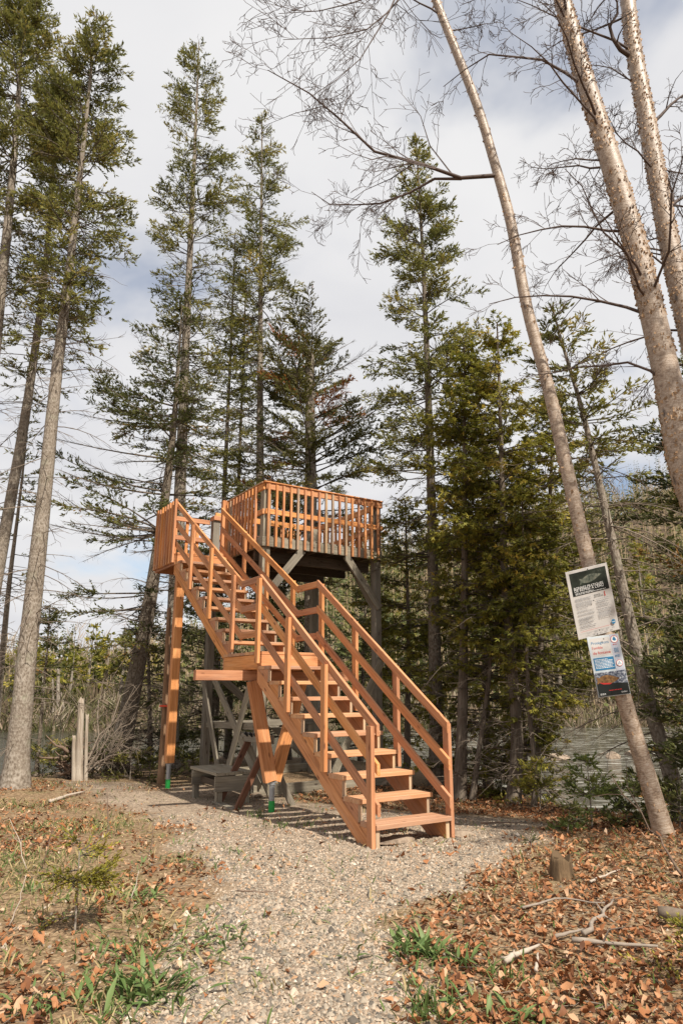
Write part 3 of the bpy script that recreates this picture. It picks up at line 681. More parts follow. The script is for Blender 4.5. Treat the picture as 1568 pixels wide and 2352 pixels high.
    if style == 'cedar':
        sd = nrm(td[si] * 0.8 + rr * 0.45 + up * -0.35)
        nn = nrm(up + rg.normal(0, 0.45, (len(si), 3)))
        sprays(sp_, sd, nn, ls * rg.uniform(0.7, 1.3, len(si)), np.full(len(si), lw), rg, tt, CRN)
    else:
        sd = nrm(td[si] * 0.9 + rr * 0.55 + up * 0.15)
        shoots(sp_, sd, ls * rg.uniform(0.6, 1.25, len(si)), lw * rg.uniform(0.8, 1.2, len(si)), rg, tt, CRN)
    # dead lower branches
    if dead and dead[2]:
        nd = dead[2]; fd = rg.uniform(dead[0], dead[1], nd); az = rg.uniform(0, 2 * np.pi, nd); ld = dead[3] * rg.uniform(0.25, 1.15, nd)
        b0 = tk.at(fd) - off; hd = np.stack([np.cos(az), np.sin(az), 0 * az], 1); side = np.stack([-np.sin(az), np.cos(az), 0 * az], 1)
        e0 = rg.normal(0.05, 0.25, nd); bend = rg.uniform(-0.5, 0.05, nd); wv = rg.normal(0, 0.15, nd)
        def dc(i, q):
            h = hd[i] * (np.cos(e0[i]) * ld[i] * q)[:, None] + side[i] * (wv[i] * ld[i] * q * q)[:, None]
            h[:, 2] += ld[i] * (np.sin(e0[i]) * q + bend[i] * q * q); return b0[i] + h
        iD = np.arange(nd); PC = np.stack([dc(iD, np.full(nd, q)) for q in s], 1)
        V, F = tubes(PC, (0.0035 + 0.007 * ld)[:, None] * (1 - 0.75 * s[None]), 3)
        DD = Acc(); DD.add(V, F)
        nt = (ld * 7).astype(int) + 1; ti = np.repeat(iD, nt); q = rg.uniform(0.25, 1, len(ti)); p = dc(ti, q)
        tg = nrm(dc(ti, q + 0.04) - p); lat = nrm(np.cross(tg, up)) * np.where(rg.random(len(ti)) < 0.5, -1, 1)[:, None]
        tl = ld[ti] * 0.33 * rg.uniform(0.3, 1.1, len(ti)); d1 = nrm(tg * 0.7 + lat * 0.8 + up * rg.normal(-0.15, 0.35, len(ti))[:, None])
        m1 = p + d1 * (tl * 0.55)[:, None]; e1 = m1 + nrm(d1 + rg.normal(0, 0.3, d1.shape) + up * -0.15) * (tl * 0.5)[:, None]
        V, F = tubes(np.stack([p, m1, e1], 1), np.stack([np.full(len(p), 0.0042), np.full(len(p), 0.003), np.full(len(p), 0.0018)], 1), 3); DD.add(V, F)
        ob('dead_branches', DD.mesh('dead_branches', M_deadtw), root, kind='stuff')
    tr = tk.mesh('trunk', bark_m or M_sbark); o = ob('trunk', tr, root); o.location = tuple(-off)
    ob('branches', BR.mesh('branches', M_branch), root, kind='stuff')
    ob('crown', CRN.mesh('crown', needle or M_needle), root, kind='stuff')
    return root, tk

def pp(Y, *uv): return [bp(u, v, Y) for u, v in uv]
spruces = [
 dict(label='tall spruce with thick scaly trunk on the gravel rise beside the river', pts=pp(11.4, (38, 1760), (62, 1500), (96, 1200), (130, 850), (160, 620), (195, 300), (222, 32)), r0=0.175,
      crown=[(0.50, 0.75), (0.60, 1.05), (0.75, 1.1), (0.86, 0.95), (0.95, 0.5), (1, 0.12)], seed=11, dens=1.45, nb=16, dead=(0.05, 0.62, 90, 1.1)),
 dict(label='slender spruce with a bare grey trunk behind the thick scaly spruce', pts=pp(13.2, (-30, 1450), (12, 1215), (52, 1000), (88, 750), (108, 590), (125, 330), (132, 150)), r0=0.155,
      crown=[(0.45, 0.8), (0.6, 1.1), (0.8, 0.9), (0.95, 0.5), (1, 0.1)], seed=12, dens=1.1, nb=9, dead=(0.15, 0.7, 70, 1.2), bare=0.25),
 dict(label='spruce at the river edge whose dense top rises above its neighbours', pts=pp(12.2, (-75, 1500), (-25, 900), (5, 640), (20, 500), (42, 250), (56, -60)), r0=0.2,
      crown=[(0.50, 0.9), (0.62, 1.2), (0.78, 1.35), (0.9, 1.0), (1, 0.2)], seed=13, dens=1.4, nb=14, dead=(0.3, 0.6, 50, 1.2)),
 dict(label='thin twiggy young spruce among the river edge trunks', pts=pp(14.2, (0, 1560), (22, 1330), (45, 1150), (66, 960)), r0=0.085,
      crown=[(0.45, 0.7), (0.7, 0.75), (1, 0.15)], seed=14, dens=0.7, nb=6, dead=(0.1, 0.6, 30, 0.8)),
 dict(label='tallest spruce directly behind the stair landing with a long pale trunk', pts=pp(15.4, (388, 1690), (404, 1330), (413, 1150), (425, 820), (440, 500), (450, 280), (457, 95)), r0=0.2,
      crown=[(0.36, 1.6), (0.48, 1.5), (0.58, 1.15), (0.70, 1.3), (0.84, 1.1), (0.95, 0.55), (1, 0.1)], seed=15, dens=1.2, nb=9, dead=(0.2, 0.6, 70, 1.3), bare=0.25),
 dict(label='dark leaning spruce with wide low boughs left of the stair landing', pts=pp(14.3, (283, 1690), (310, 1560), (345, 1380), (372, 1200), (398, 1000), (408, 860), (418, 700)), r0=0.21,
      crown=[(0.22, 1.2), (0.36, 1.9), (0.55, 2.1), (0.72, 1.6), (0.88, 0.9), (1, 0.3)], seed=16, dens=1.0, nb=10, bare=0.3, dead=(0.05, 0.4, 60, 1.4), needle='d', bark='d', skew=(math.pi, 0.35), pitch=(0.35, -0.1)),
 dict(label='thin spruce pole just right of the tallest spruce', pts=pp(17.0, (508, 1300), (518, 1060), (530, 800), (540, 540)), r0=0.1,
      crown=[(0.35, 0.9), (0.6, 1.0), (0.85, 0.8), (1, 0.1)], seed=17, dens=0.8, nb=8, dead=(0.1, 0.5, 40, 1.0), bark='d'),
 dict(label='thin spruce pole with a sparse top between two tall spruces', pts=pp(17.6, (540, 1300), (552, 1000), (560, 800), (566, 590)), r0=0.085,
      crown=[(0.4, 0.9), (0.65, 1.0), (0.85, 0.7), (1, 0.1)], seed=18, dens=0.75, nb=7, dead=(0.1, 0.6, 40, 1.0), bark='d'),
 dict(label='straight spruce with narrow pointed top rising behind the platform corner', pts=pp(16.4, (597, 1330), (597, 1100), (597, 800), (600, 500), (602, 258)), r0=0.155,
      crown=[(0.36, 1.5), (0.50, 1.1), (0.62, 1.4), (0.76, 1.25), (0.9, 0.7), (1, 0.1)], seed=19, dens=1.1, nb=9, dead=(0.2, 0.6, 50, 1.1)),
 dict(label='broken-topped spruce with rusty tips and upswept limbs behind the platform', pts=pp(15.9, (715, 1320), (714, 1140), (712, 950), (711, 815)), r0=0.2, rtip=0.11,
      crown=[(0.42, 1.9), (0.62, 2.2), (0.85, 2.4), (1, 1.9)], seed=20, dens=1.3, nb=13, bare=0.2, dead=(0.2, 0.5, 30, 1.2), needle='r', pitch=(0.8, -0.1), inner=0.4),
 dict(label='pointed spruce with open middle boughs standing right of the platform', pts=pp(12.6, (1001, 1640), (992, 1200), (983, 900), (972, 600), (955, 318)), r0=0.135,
      crown=[(0.30, 1.2), (0.45, 1.4), (0.58, 1.5), (0.66, 1.1), (0.78, 0.95), (0.9, 0.55), (1, 0.08)], seed=21, dens=1.25, nb=13, dead=(0.1, 0.5, 60, 1.1), bark='d'),
 dict(label='leaning pale-trunked spruce with bare side twigs behind the notice boards', pts=pp(8.9, (1560, 1850), (1545, 1790), (1490, 1620), (1440, 1400), (1385, 1150), (1335, 930), (1290, 790), (1268, 705)), r0=0.105,
      crown=[(0.50, 0.5), (0.62, 0.85), (0.80, 0.8), (0.92, 0.45), (1, 0.08)], seed=22, dens=1.1, nb=12, dead=(0.12, 0.72, 110, 1.2), flare=1.3),
 dict(label='dark spruce whose boughs hang behind the peeling birches', pts=pp(9.8, (1700, 1700), (1668, 1300), (1640, 1000), (1610, 780)), r0=0.13,
      crown=[(0.10, 1.3), (0.4, 1.7), (0.7, 1.5), (0.9, 0.8), (1, 0.15)], seed=23, dens=1.0, nb=10, dead=(0.1, 0.5, 50, 1.3), needle='d'),
 dict(label='low dark spruce crowding the foot of the leaning pale spruce', pts=pp(8.3, (1640, 1870), (1620, 1600), (1600, 1390)), r0=0.07,
      crown=[(0.05, 0.8), (0.3, 0.95), (0.7, 0.6), (1, 0.1)], seed=24, dens=1.2, nb=26, dead=None, needle='d'),
 dict(label='tall spruce outside the path clearing to the right of the peeling birches', pts=[np.array([5.3, 3.9, 0.0]), np.array([5.3, 3.9, 4.0]), np.array([5.2, 3.9, 10.5])], r0=0.16,
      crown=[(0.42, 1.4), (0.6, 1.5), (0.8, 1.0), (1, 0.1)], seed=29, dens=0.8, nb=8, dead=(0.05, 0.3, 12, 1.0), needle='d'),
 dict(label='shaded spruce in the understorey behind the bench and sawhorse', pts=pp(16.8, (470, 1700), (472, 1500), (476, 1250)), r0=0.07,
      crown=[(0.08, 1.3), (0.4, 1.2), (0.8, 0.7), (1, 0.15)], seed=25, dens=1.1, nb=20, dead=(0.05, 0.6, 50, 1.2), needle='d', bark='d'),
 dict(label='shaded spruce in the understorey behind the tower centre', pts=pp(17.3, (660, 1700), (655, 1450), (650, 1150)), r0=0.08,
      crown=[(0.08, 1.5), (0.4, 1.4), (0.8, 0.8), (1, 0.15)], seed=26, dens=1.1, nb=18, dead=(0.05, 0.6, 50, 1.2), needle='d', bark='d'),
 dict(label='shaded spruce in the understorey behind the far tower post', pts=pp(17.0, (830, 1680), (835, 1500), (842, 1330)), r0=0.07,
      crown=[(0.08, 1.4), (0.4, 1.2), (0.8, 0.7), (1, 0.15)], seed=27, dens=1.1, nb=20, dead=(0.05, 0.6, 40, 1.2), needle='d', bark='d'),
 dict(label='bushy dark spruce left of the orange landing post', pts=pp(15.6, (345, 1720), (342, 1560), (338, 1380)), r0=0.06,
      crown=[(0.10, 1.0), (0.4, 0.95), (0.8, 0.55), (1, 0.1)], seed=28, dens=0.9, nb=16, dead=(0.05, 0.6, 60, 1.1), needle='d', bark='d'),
]
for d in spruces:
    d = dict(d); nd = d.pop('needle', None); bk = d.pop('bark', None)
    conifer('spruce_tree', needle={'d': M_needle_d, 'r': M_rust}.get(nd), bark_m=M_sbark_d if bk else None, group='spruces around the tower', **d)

cedars = [
 dict(label='straight grey cedar trunk next to the right stair railing', pts=pp(11.0, (1055, 1832), (1063, 1600), (1067, 1300), (1067, 1050), (1066, 790)), r0=0.095, crown=[(0.40, 0.8), (0.55, 1.0), (0.75, 0.85), (1, 0.2)], seed=31),
 dict(label='crooked cedar with a bowed base at the river edge', pts=pp(10.6, (1178, 1846), (1190, 1700), (1172, 1500), (1158, 1350), (1150, 1000), (1141, 740)), r0=0.1, crown=[(0.32, 0.8), (0.5, 1.1), (0.75, 0.9), (1, 0.2)], seed=32),
 dict(label='slim curving cedar stem between two thicker cedars', pts=pp(10.9, (1085, 1832), (1100, 1720), (1124, 1560), (1130, 1400), (1136, 1150)), r0=0.045, crown=[(0.35, 0.7), (0.7, 0.9), (1, 0.2)], seed=33),
 dict(label='thin cedar sapling curving over the river bank', pts=pp(10.3, (1226, 1852), (1232, 1790), (1215, 1640), (1204, 1400), (1198, 1120)), r0=0.04, crown=[(0.3, 0.6), (0.6, 0.9), (1, 0.2)], seed=34),
 dict(label='full cedar overhanging the water beside the leaning birch', pts=pp(11.3, (1228, 1800), (1240, 1500), (1262, 1150), (1275, 900)), r0=0.08, crown=[(0.22, 1.0), (0.5, 1.35), (0.8, 1.0), (1, 0.25)], seed=35),
 dict(label='bushy cedar filling the gap behind the far tower post', pts=pp(13.8, (935, 1700), (938, 1450), (930, 1150)), r0=0.07, crown=[(0.1, 1.0), (0.5, 1.1), (0.8, 0.8), (1, 0.2)], seed=36),
 dict(label='bushy cedar behind the crooked cedar', pts=pp(12.6, (1118, 1720), (1112, 1450), (1105, 980)), r0=0.08, crown=[(0.08, 1.2), (0.4, 1.3), (0.75, 1.0), (1, 0.2)], seed=37),
 dict(label='low cedar brush hanging at the water line below the crooked cedar', pts=pp(11.4, (1210, 1810), (1205, 1700), (1198, 1560)), r0=0.04, crown=[(0.05, 0.8), (0.5, 0.8), (1, 0.2)], seed=38),
]
for d in cedars:
    conifer('cedar_tree', bark_m=M_cbark, needle=M_cedar, style='cedar', cat='tree', group='cedars on the river bank', dens=d.pop('dens', 0.9), nb=d.pop('nb', 18), dead=(0.08, 0.5, 45, 0.9), pitch=(0.5, -0.05), leaf=(0.095, 0.014), flare=1.35, inner=0.3, **d)
conifer('spruce_tree', 'slim dark-topped spruce leaning over the water beside the thick scaly spruce', pp(13.6, (84, 1770), (95, 1650), (108, 1500), (114, 1400)), 0.04, [(0.5, 0.55), (0.7, 0.75), (0.9, 0.4), (1, 0.1)], 41, group='spruces around the tower', needle=M_needle_d, bark_m=M_sbark_d, nb=16, dead=(0.1, 0.6, 14, 0.5))

# ------------------------------------------------------------------ birches
def birch(label, pts, r0, r1, limbs, seed, flakes, nrand=0, frange=(0.4, 1.0), rl=(0.8, 2.2), side=None, twl=1.0):
    rg = np.random.default_rng(seed); tk = Trunk(pts, r0, r1, 1.35, 18, 60, 0.03)
    root = ob('birch_tree', None, loc=tuple(tk.C[0] + np.array([0, 0, 0.12])), label=label, cat='tree', group='birches right of the path'); off = np.array(root.location)
    o = ob('trunk', tk.mesh('trunk', M_birch), root); o.location = tuple(-off)
    K = 7; big, bigr, fine, finer = [], [], [], []
    up = np.array([0, 0, 1.0])
    def grow(p, d, L, r, lev, droop, n_child):
        P = [p]; dd = d.copy(); kink = rg.normal(0, 0.16, (K, 3))
        for k in range(K - 1):
            dd = nrm(dd + kink[k] + up * droop); P.append(P[-1] + dd * L / (K - 1))
        P = np.array(P); R = r * (1 - 0.78 * np.linspace(0, 1, K)); R = np.maximum(R, 0.0026)
        (big if lev == 0 else fine).append(P); (bigr if lev == 0 else finer).append(R)
        if lev < 3: kids(P, R, L, lev, droop, n_child)
    def kids(P, R, L, lev, droop, n):
        K_ = len(P)
        for c in range(n):
            q = rg.uniform(0.18, 1.0) * (K_ - 1); i = min(int(q), K_ - 2); a = q - i
            p = P[i] * (1 - a) + P[i + 1] * a; t = nrm(P[i + 1] - P[i])
            s_ = nrm(np.cross(t, rg.normal(size=3))); d = nrm(t * rg.uniform(0.5, 1.0) + s_ * rg.uniform(0.5, 0.9))
            l = L * rg.uniform(0.22, 0.5) * (1.1 - 0.5 * q / (K_ - 1)) * (twl if lev == 0 else 1)
            grow(p, d, max(l, 0.10), max(0.0022, np.interp(q, np.arange(K_), R) * 0.5), lev + 1, droop * rg.uniform(-0.5, 1.3), int(n * 0.55) if lev < 1 else max(2, int(n * 0.45)))
    for (poly, r, nk, dr) in limbs:
        P = np.array(poly); L = np.linalg.norm(np.diff(P, axis=0), axis=1); Ls = np.concatenate([[0], np.cumsum(L)])
        tt = np.linspace(0, 1, K) * Ls[-1]; P = np.stack([np.interp(tt, Ls, P[:, i]) for i in range(3)], 1)
        P[1:-1] += rg.normal(0, 0.012 * Ls[-1] / 2, (K - 2, 3))
        R = r * (1 - 0.8 * np.linspace(0, 1, K)); big.append(P); bigr.append(R); kids(P, R, Ls[-1], 0, dr, nk)
    for i in range(nrand):
        f = rg.uniform(*frange); p = tk.at(np.array([f]))[0]; az = rg.uniform(0, 2 * np.pi)
        if side is not None and rg.random() < 0.65: az = side + rg.normal(0, 0.7)
        e = rg.uniform(0.2, 0.9); d = np.array([math.cos(az) * math.cos(e), math.sin(az) * math.cos(e), math.sin(e)])
        L = rg.uniform(*rl); grow(p, d, L, 0.006 + 0.007 * L, 0, rg.uniform(-0.16, 0.02), 9)
    for P, R in zip(big, bigr):
        V, F = tubes(P[None] - off, R[None], 6); ob('limb', mesh_np('limb', V, F, uv=np.zeros((len(V), 2)), smooth=True, mat=M_twig), root)
    V, F = tubes(np.array(fine)[:, ::2] - off, np.array(finer)[:, ::2], 3); ob('twigs', mesh_np('twigs', V, F, mat=M_twig), root, kind='stuff')
    # peeling curls of bark
    n = flakes; f = rg.uniform(0.02, 0.98, n); clump = fbm(f * 60, f * 0 + seed, seed, 2); f = f[clump > 0.35]; n = len(f)
    c = tk.at(f); t = nrm(tk.at(np.minimum(f + 0.01, 1)) - tk.at(np.maximum(f - 0.01, 0))); rad = tk.rad(f)
    a = rg.uniform(0, 2 * np.pi, n); A = nrm(np.cross(t, up)); Bv = np.cross(t, A)
    o_ = A * np.cos(a)[:, None] + Bv * np.sin(a)[:, None]; tan = np.cross(t, o_)
    l = rg.uniform(0.005, 0.022, n)[:, None]; w = rg.uniform(0.005, 0.02, n)[:, None]
    d1 = nrm(tan * np.where(rg.random(n) < 0.5, -1, 1)[:, None] + o_ * rg.uniform(0.12, 0.6, n)[:, None]); d2 = nrm(d1 * 0.3 + o_ * 1.0 + rg.normal(0, 0.3, (n, 3)))
    p0 = c + o_ * rad[:, None] * 0.985 - off; p1 = p0 + d1 * l; p2 = p1 + d2 * l * 0.6
    V = np.stack([p0 - t * w, p0 + t * w, p1 + t * w * 0.8, p1 - t * w * 0.9, p2 + t * w * 0.4, p2 - t * w * 0.5], 1).reshape(-1, 3)
    b0 = np.arange(n)[:, None] * 6; F = np.concatenate([b0 + np.array([0, 1, 2, 3]), b0 + np.array([3, 2, 4, 5])])
    ob('peeling_bark', mesh_np('peeling_bark', V, F, mat=M_flake), root, kind='stuff')
    return root, tk
Yb = 6.95
b1, b1t = birch('slender leaning birch that carries the two notice boards', pp(Yb, (1534, 1950), (1500, 1830), (1430, 1600), (1388, 1450), (1336, 1230), (1302, 1080), (1262, 900), (1207, 700), (1172, 500), (1143, 400), (1100, 250), (1040, 100), (1000, 0), (968, -90), (920, -220)), 0.082, 0.045,
      [([bp(1143, 402, Yb), bp(1072, 396, Yb - .1), bp(1060, 410, Yb - .12), bp(940, 365, Yb - .2), bp(860, 340, Yb - .3), bp(770, 262, Yb - .4), bp(690, 190, Yb - .45), bp(615, 160, Yb - .5)], 0.026, 15, -0.02),
       ([bp(1060, 410, Yb - .12), bp(1000, 412, Yb - .1), bp(905, 455, Yb), bp(830, 470, Yb + .1), bp(760, 472, Yb + .2), bp(715, 440, Yb + .25)], 0.018, 14, -0.03),
       ([bp(975, -70, Yb), bp(900, 20, Yb - .5), bp(860, 60, Yb - .7), bp(780, 80, Yb - .9), bp(650, 90, Yb - 1.1)], 0.016, 12, -0.05),
       ([bp(985, -40, Yb), bp(930, -60, Yb - .5), bp(850, 0, Yb - .8), bp(760, 20, Yb - 1.0), bp(640, 30, Yb - 1.2)], 0.016, 14, -0.05),
       ([bp(930, -60, Yb - .5), bp(880, 40, Yb - .8), bp(850, 120, Yb - .9), bp(800, 170, Yb - 1.0), bp(700, 230, Yb - 1.1)], 0.012, 12, -0.04)],
      51, 500, 8, (0.74, 0.98), (0.5, 1.1))
birch('thick peeling birch rising just right of the leaning birch', pp(6.3, (1880, 1950), (1740, 1530), (1650, 1280), (1568, 1080), (1540, 900), (1470, 600), (1402, 370), (1332, 150), (1286, -20), (1240, -170)), 0.165, 0.085, [], 52, 5200, 20, (0.40, 1.0), (0.7, 1.9), math.pi, 0.9)
birch('thick peeling birch with a forked limb, farther from the notice boards', pp(7.1, (1790, 1900), (1720, 1500), (1640, 1000), (1568, 700), (1528, 520), (1490, 300), (1452, 100), (1438, -30), (1430, -160)), 0.155, 0.085,
      [([bp(1450, 130, 7.1), bp(1415, 110, 7.0), bp(1398, 60, 6.95), bp(1425, 20, 6.9), bp(1400, -30, 6.8)], 0.035, 8, 0.0), ([bp(1480, 300, 7.1), bp(1530, 250, 7.2), bp(1600, 190, 7.3)], 0.03, 8, 0.0), ([bp(1520, 490, 7.1), bp(1570, 450, 7.2), bp(1650, 400, 7.2)], 0.03, 8, 0.0)],
      53, 4800, 20, (0.42, 1.0), (0.7, 1.9), math.pi * 0.9, 0.9)

# ------------------------------------------------------------------ far bank and wooded hill
def far_forest():
    rg = np.random.default_rng(71)
    N = 3000; Y = 43 + (155 - 43) * rg.random(N) ** 0.75; X = rg.uniform(-0.72, 0.72, N) * Y
    ok = (Y > fary(X) + 0.3); X, Y = X[ok], Y[ok]; Z = H(X, Y)
    ty = fbm(X * 0.03 + 20, Y * 0.03, 33); rnd = rg.random(len(X)); con = rnd < np.clip(0.50 + 1.2 * (ty - 0.5) + 0.2 * sm(-20, 30, X), 0.1, 0.85)
    A = Acc(); D = Acc()
    def blades(i, M, hh, rr, kind, acc):
        n = len(i); j = np.repeat(i, M); m = len(j); h = rg.random(m)
        ht = np.repeat(hh, M); rad = np.repeat(rr, M); az = rg.uniform(0, 2 * np.pi, m)
        if kind == 'c':
            h = 0.08 + 0.92 * h ** 0.9; out = rad * (1.04 - h) * rg.uniform(0.3, 1.0, m)
            p = np.stack([X[j] + np.cos(az) * out * 0.3, Y[j] + np.sin(az) * out * 0.3, Z[j] + h * ht], 1)
            d = np.stack([np.cos(az), np.sin(az), rg.normal(0.05, 0.25, m)], 1) * (out * 0.8 + 0.12)[:, None]
            w = (0.16 + 0.10 * rg.random(m)) * (1.15 - h)
        else:
            h = 0.3 + 0.7 * h; out = rad * rg.uniform(0.2, 1, m) * np.sin(np.clip(h, 0, 0.97) * 3.0)
            p = np.stack([X[j] + np.cos(az) * out * 0.35, Y[j] + np.sin(az) * out * 0.35, Z[j] + h * ht * 0.85], 1)
            d = np.stack([np.cos(az) * 0.5, np.sin(az) * 0.5, np.full(m, 0.9)], 1) * (0.5 + rad * 0.5 * rg.random(m))[:, None]
            w = 0.012 + 0.02 * rg.random(m)
        s_ = nrm(np.cross(d, np.array([0, 1.0, 0]) + rg.normal(0, 0.4, (m, 3)))) * w[:, None]
        mid = p + d * 0.5; V = np.stack([p, mid + s_, p + d, mid - s_], 1).reshape(-1, 3)
        tn = np.clip(np.repeat(np.clip(rg.normal(0.45, 0.22, n), 0, 1), M) + rg.normal(0, 0.12, m), 0, 1)
        acc.add(V, np.arange(4 * m).reshape(m, 4), np.repeat(tn, 4))
    i = np.where(con)[0]; hh = rg.uniform(6, 12, len(i)) * (0.62 + 0.38 * sm(-16, 2, X[i])); blades(i, 58, hh, hh * rg.uniform(0.13, 0.19, len(i)), 'c', A)
    k = np.where(~con)[0]; h2 = rg.uniform(5, 10, len(k)) * (0.62 + 0.38 * sm(-16, 2, X[k])); blades(k, 52, h2, h2 * rg.uniform(0.16, 0.24, len(k)), 'd', D)
    for idx, hts, r in ((i, hh * 0.9, 0.07), (k, h2 * 0.8, 0.06)):
        b = np.stack([X[idx], Y[idx], Z[idx] - 0.3], 1); t = b + np.stack([rg.normal(0, 0.2, len(idx)), 0 * hts, hts], 1)
        V, F = tubes(np.stack([b, t], 1), np.stack([np.full(len(idx), r), np.full(len(idx), r * 0.3)], 1), 3); D.add(V, F, 0.75)
    ob('evergreen_hillside_forest', A.mesh('evergreen_forest', M_hillc), None, label='distant evergreen woods covering the hillside across the river', cat='forest', kind='stuff')
    ob('bare_hillside_forest', D.mesh('bare_forest', M_hilld), None, label='distant leafless grey brown woods on the hillside across the river', cat='forest', kind='stuff')
far_forest()
def far_brush():
    rg = np.random.default_rng(73); N = 2300; Y = 40 + 22 * rg.random(N) ** 1.6; X = rg.uniform(-0.72, 0.72, N) * Y; off = Y - fary(X); Y = Y + np.maximum(0, -0.6 - off); Z = H(X, Y)
    M = 22; m = N * M; j = np.repeat(np.arange(N), M); az = rg.uniform(0, 6.28, m); h = rg.uniform(0.5, 2.2, N)[j] * rg.uniform(0.4, 1, m); o = rg.normal(0, 0.35, (m, 2))
    p = np.stack([X[j] + o[:, 0], Y[j] + o[:, 1], Z[j] - 0.1 + 0.25 * h * rg.random(m)], 1); e = rg.uniform(0.3, 1.4, m)
    d = np.stack([np.cos(az) * np.cos(e), np.sin(az) * np.cos(e), np.sin(e)], 1) * h[:, None]; w = rg.uniform(0.012, 0.05, m)
    s_ = nrm(np.cross(d, np.array([0, 1.0, 0]) + rg.normal(0, 0.4, (m, 3)))) * w[:, None]; mid = p + d * 0.5
    A = Acc(); A.add(np.stack([p, mid + s_, p + d, mid - s_], 1).reshape(-1, 3), np.arange(4 * m).reshape(m, 4), np.repeat(np.clip(np.repeat(rg.random(N), M) + rg.normal(0, 0.15, m), 0, 1), 4))
    ob('far_bank_brush', A.mesh('far_bank_brush', leafm('far_bank_brush_leaves', [(0.0, (0.045, 0.05, 0.02)), (0.35, (0.12, 0.115, 0.04)), (0.6, (0.16, 0.115, 0.075)), (0.85, (0.27, 0.20, 0.14)), (1.0, (0.36, 0.30, 0.22))], 0.2)), None, label='tangled brown and olive brush lining the far river bank', cat='brush', kind='stuff')
far_brush()
for i, (u, v0, v1, Y, kind) in enumerate(((60, 1670, 1470, 44, 'c'), (150, 1680, 1500, 44.5, 'c'), (190, 1680, 1440, 46, 'c'), (232, 1680, 1455, 47, 'c'), (270, 1675, 1450, 45.5, 'c'), (15, 1670, 1500, 46, 'c'), (330, 1670, 1480, 48, 'c'), (880, 1640, 1330, 48, 's'), (925, 1640, 1360, 50, 's'), (1290, 1640, 1240, 49, 'c'), (1345, 1640, 1300, 50, 's'), (1440, 1630, 1260, 50, 's'), (1500, 1630, 1220, 52, 'c'))):
    h = bp(u, v1, Y)[2]; b = bp(u, v0, Y); b[2] = H1(b[0], b[1])
    conifer('far_bank_tree', 'yellow-green cedar growing on the far river bank' if kind == 'c' else 'dark pointed spruce growing on the far river bank', [b, (b * 0.5 + np.array([b[0] + 0.15, b[1], h]) * 0.5), np.array([b[0] + 0.1, b[1], h])], 0.16,
            [(0.12, 1.6), (0.5, 1.5), (0.8, 0.8), (1, 0.15)], 80 + i, group='cedars on the far bank' if kind == 'c' else 'spruces on the far bank', needle=M_cedar if kind == 'c' else M_needle, nb=5, dens=0.45, dead=None, leaf=(0.34, 0.07), flare=1.2, sides=6)
for i, (u, v0, v1, Y, r) in enumerate(((128, 1690, 1520, 42.6, 0.13), (117, 1688, 1560, 42.8, 0.08), (95, 1688, 1545, 43, 0.1), (140, 1690, 1590, 43, 0.08), (70, 1688, 1575, 43, 0.09))):
    b = bp(u, v0, Y); b[2] = H1(b[0], b[1]); t = bp(u + 6 - 2 * i, v1, Y)
    tk = Trunk([b, (b + t) / 2, t], r, r * 0.6, 1.2, 7, 8); o = ob('dead_tree_trunk', tk.mesh('dead_tree_trunk', M_sbark), None, label='bleached dead trunk standing on the far river bank', cat='dead tree', group='bleached trunks on the far bank')

# ------------------------------------------------------------------ gravel, leaves, grass
def scatter(n, x0, x1, y0, y1, dens, seed):
    rg = np.random.default_rng(seed); X = rg.uniform(x0, x1, n); Y = y0 + (y1 - y0) * rg.random(n) ** 1.5
    k = rg.random(n) < dens(X, Y); X, Y = X[k], Y[k]; return X, Y, H(X, Y), rg
inframe = lambda X, Y: (np.abs(X) < 0.60 * Y + 0.6)
X, Y, Z, rg = scatter(135000, -3.2, 2.6, 2.9, 9.5, lambda X, Y: (0.03 + 0.97 * gravel(X, Y)) * inframe(X, Y) * (0.75 * sm(9.5, 4.0, Y) + 0.2), 91)
n = len(X); ico = np.array([(0.15, 0.1, 1), (0.9, 0, -0.15), (0.28, 0.85, -0.15), (-0.72, 0.52, -0.15), (-0.72, -0.52, -0.15), (0.28, -0.85, -0.15), (-0.2, 0.05, 0.95)])
icf = np.array([(0, 1, 2), (0, 2, 3), (0, 3, 6), (6, 3, 4), (6, 4, 5), (0, 6, 5), (0, 5, 1)])
sz = 0.005 + 0.013 * rg.random(n) ** 2.0; sz = np.where(rg.random(n) < 0.04, sz * 1.9, sz)
a = rg.uniform(0, 6.28, n); jv = ico[None] * (1 + 0.28 * rg.normal(size=(n, 7, 1))); fl = rg.uniform(0.35, 0.8, n); el_ = rg.uniform(0.6, 1.0, n)
lx = jv[..., 0] * sz[:, None]; ly = jv[..., 1] * (sz * el_)[:, None]
V = np.stack([X[:, None] + lx * np.cos(a)[:, None] - ly * np.sin(a)[:, None], Y[:, None] + lx * np.sin(a)[:, None] + ly * np.cos(a)[:, None], Z[:, None] + (jv[..., 2] * fl[:, None] + 0.1) * sz[:, None] + lx * rg.normal(0, 0.25, n)[:, None]], -1).reshape(-1, 3)
b0 = np.arange(n)[:, None, None] * 7
ob('gravel', mesh_np('gravel', V, (b0 + icf[None]).reshape(-1, 3), tint=np.repeat(rg.random(n), 7), mat=M_stone), kind='stuff', label='loose pale gravel stones covering the path', cat='gravel')

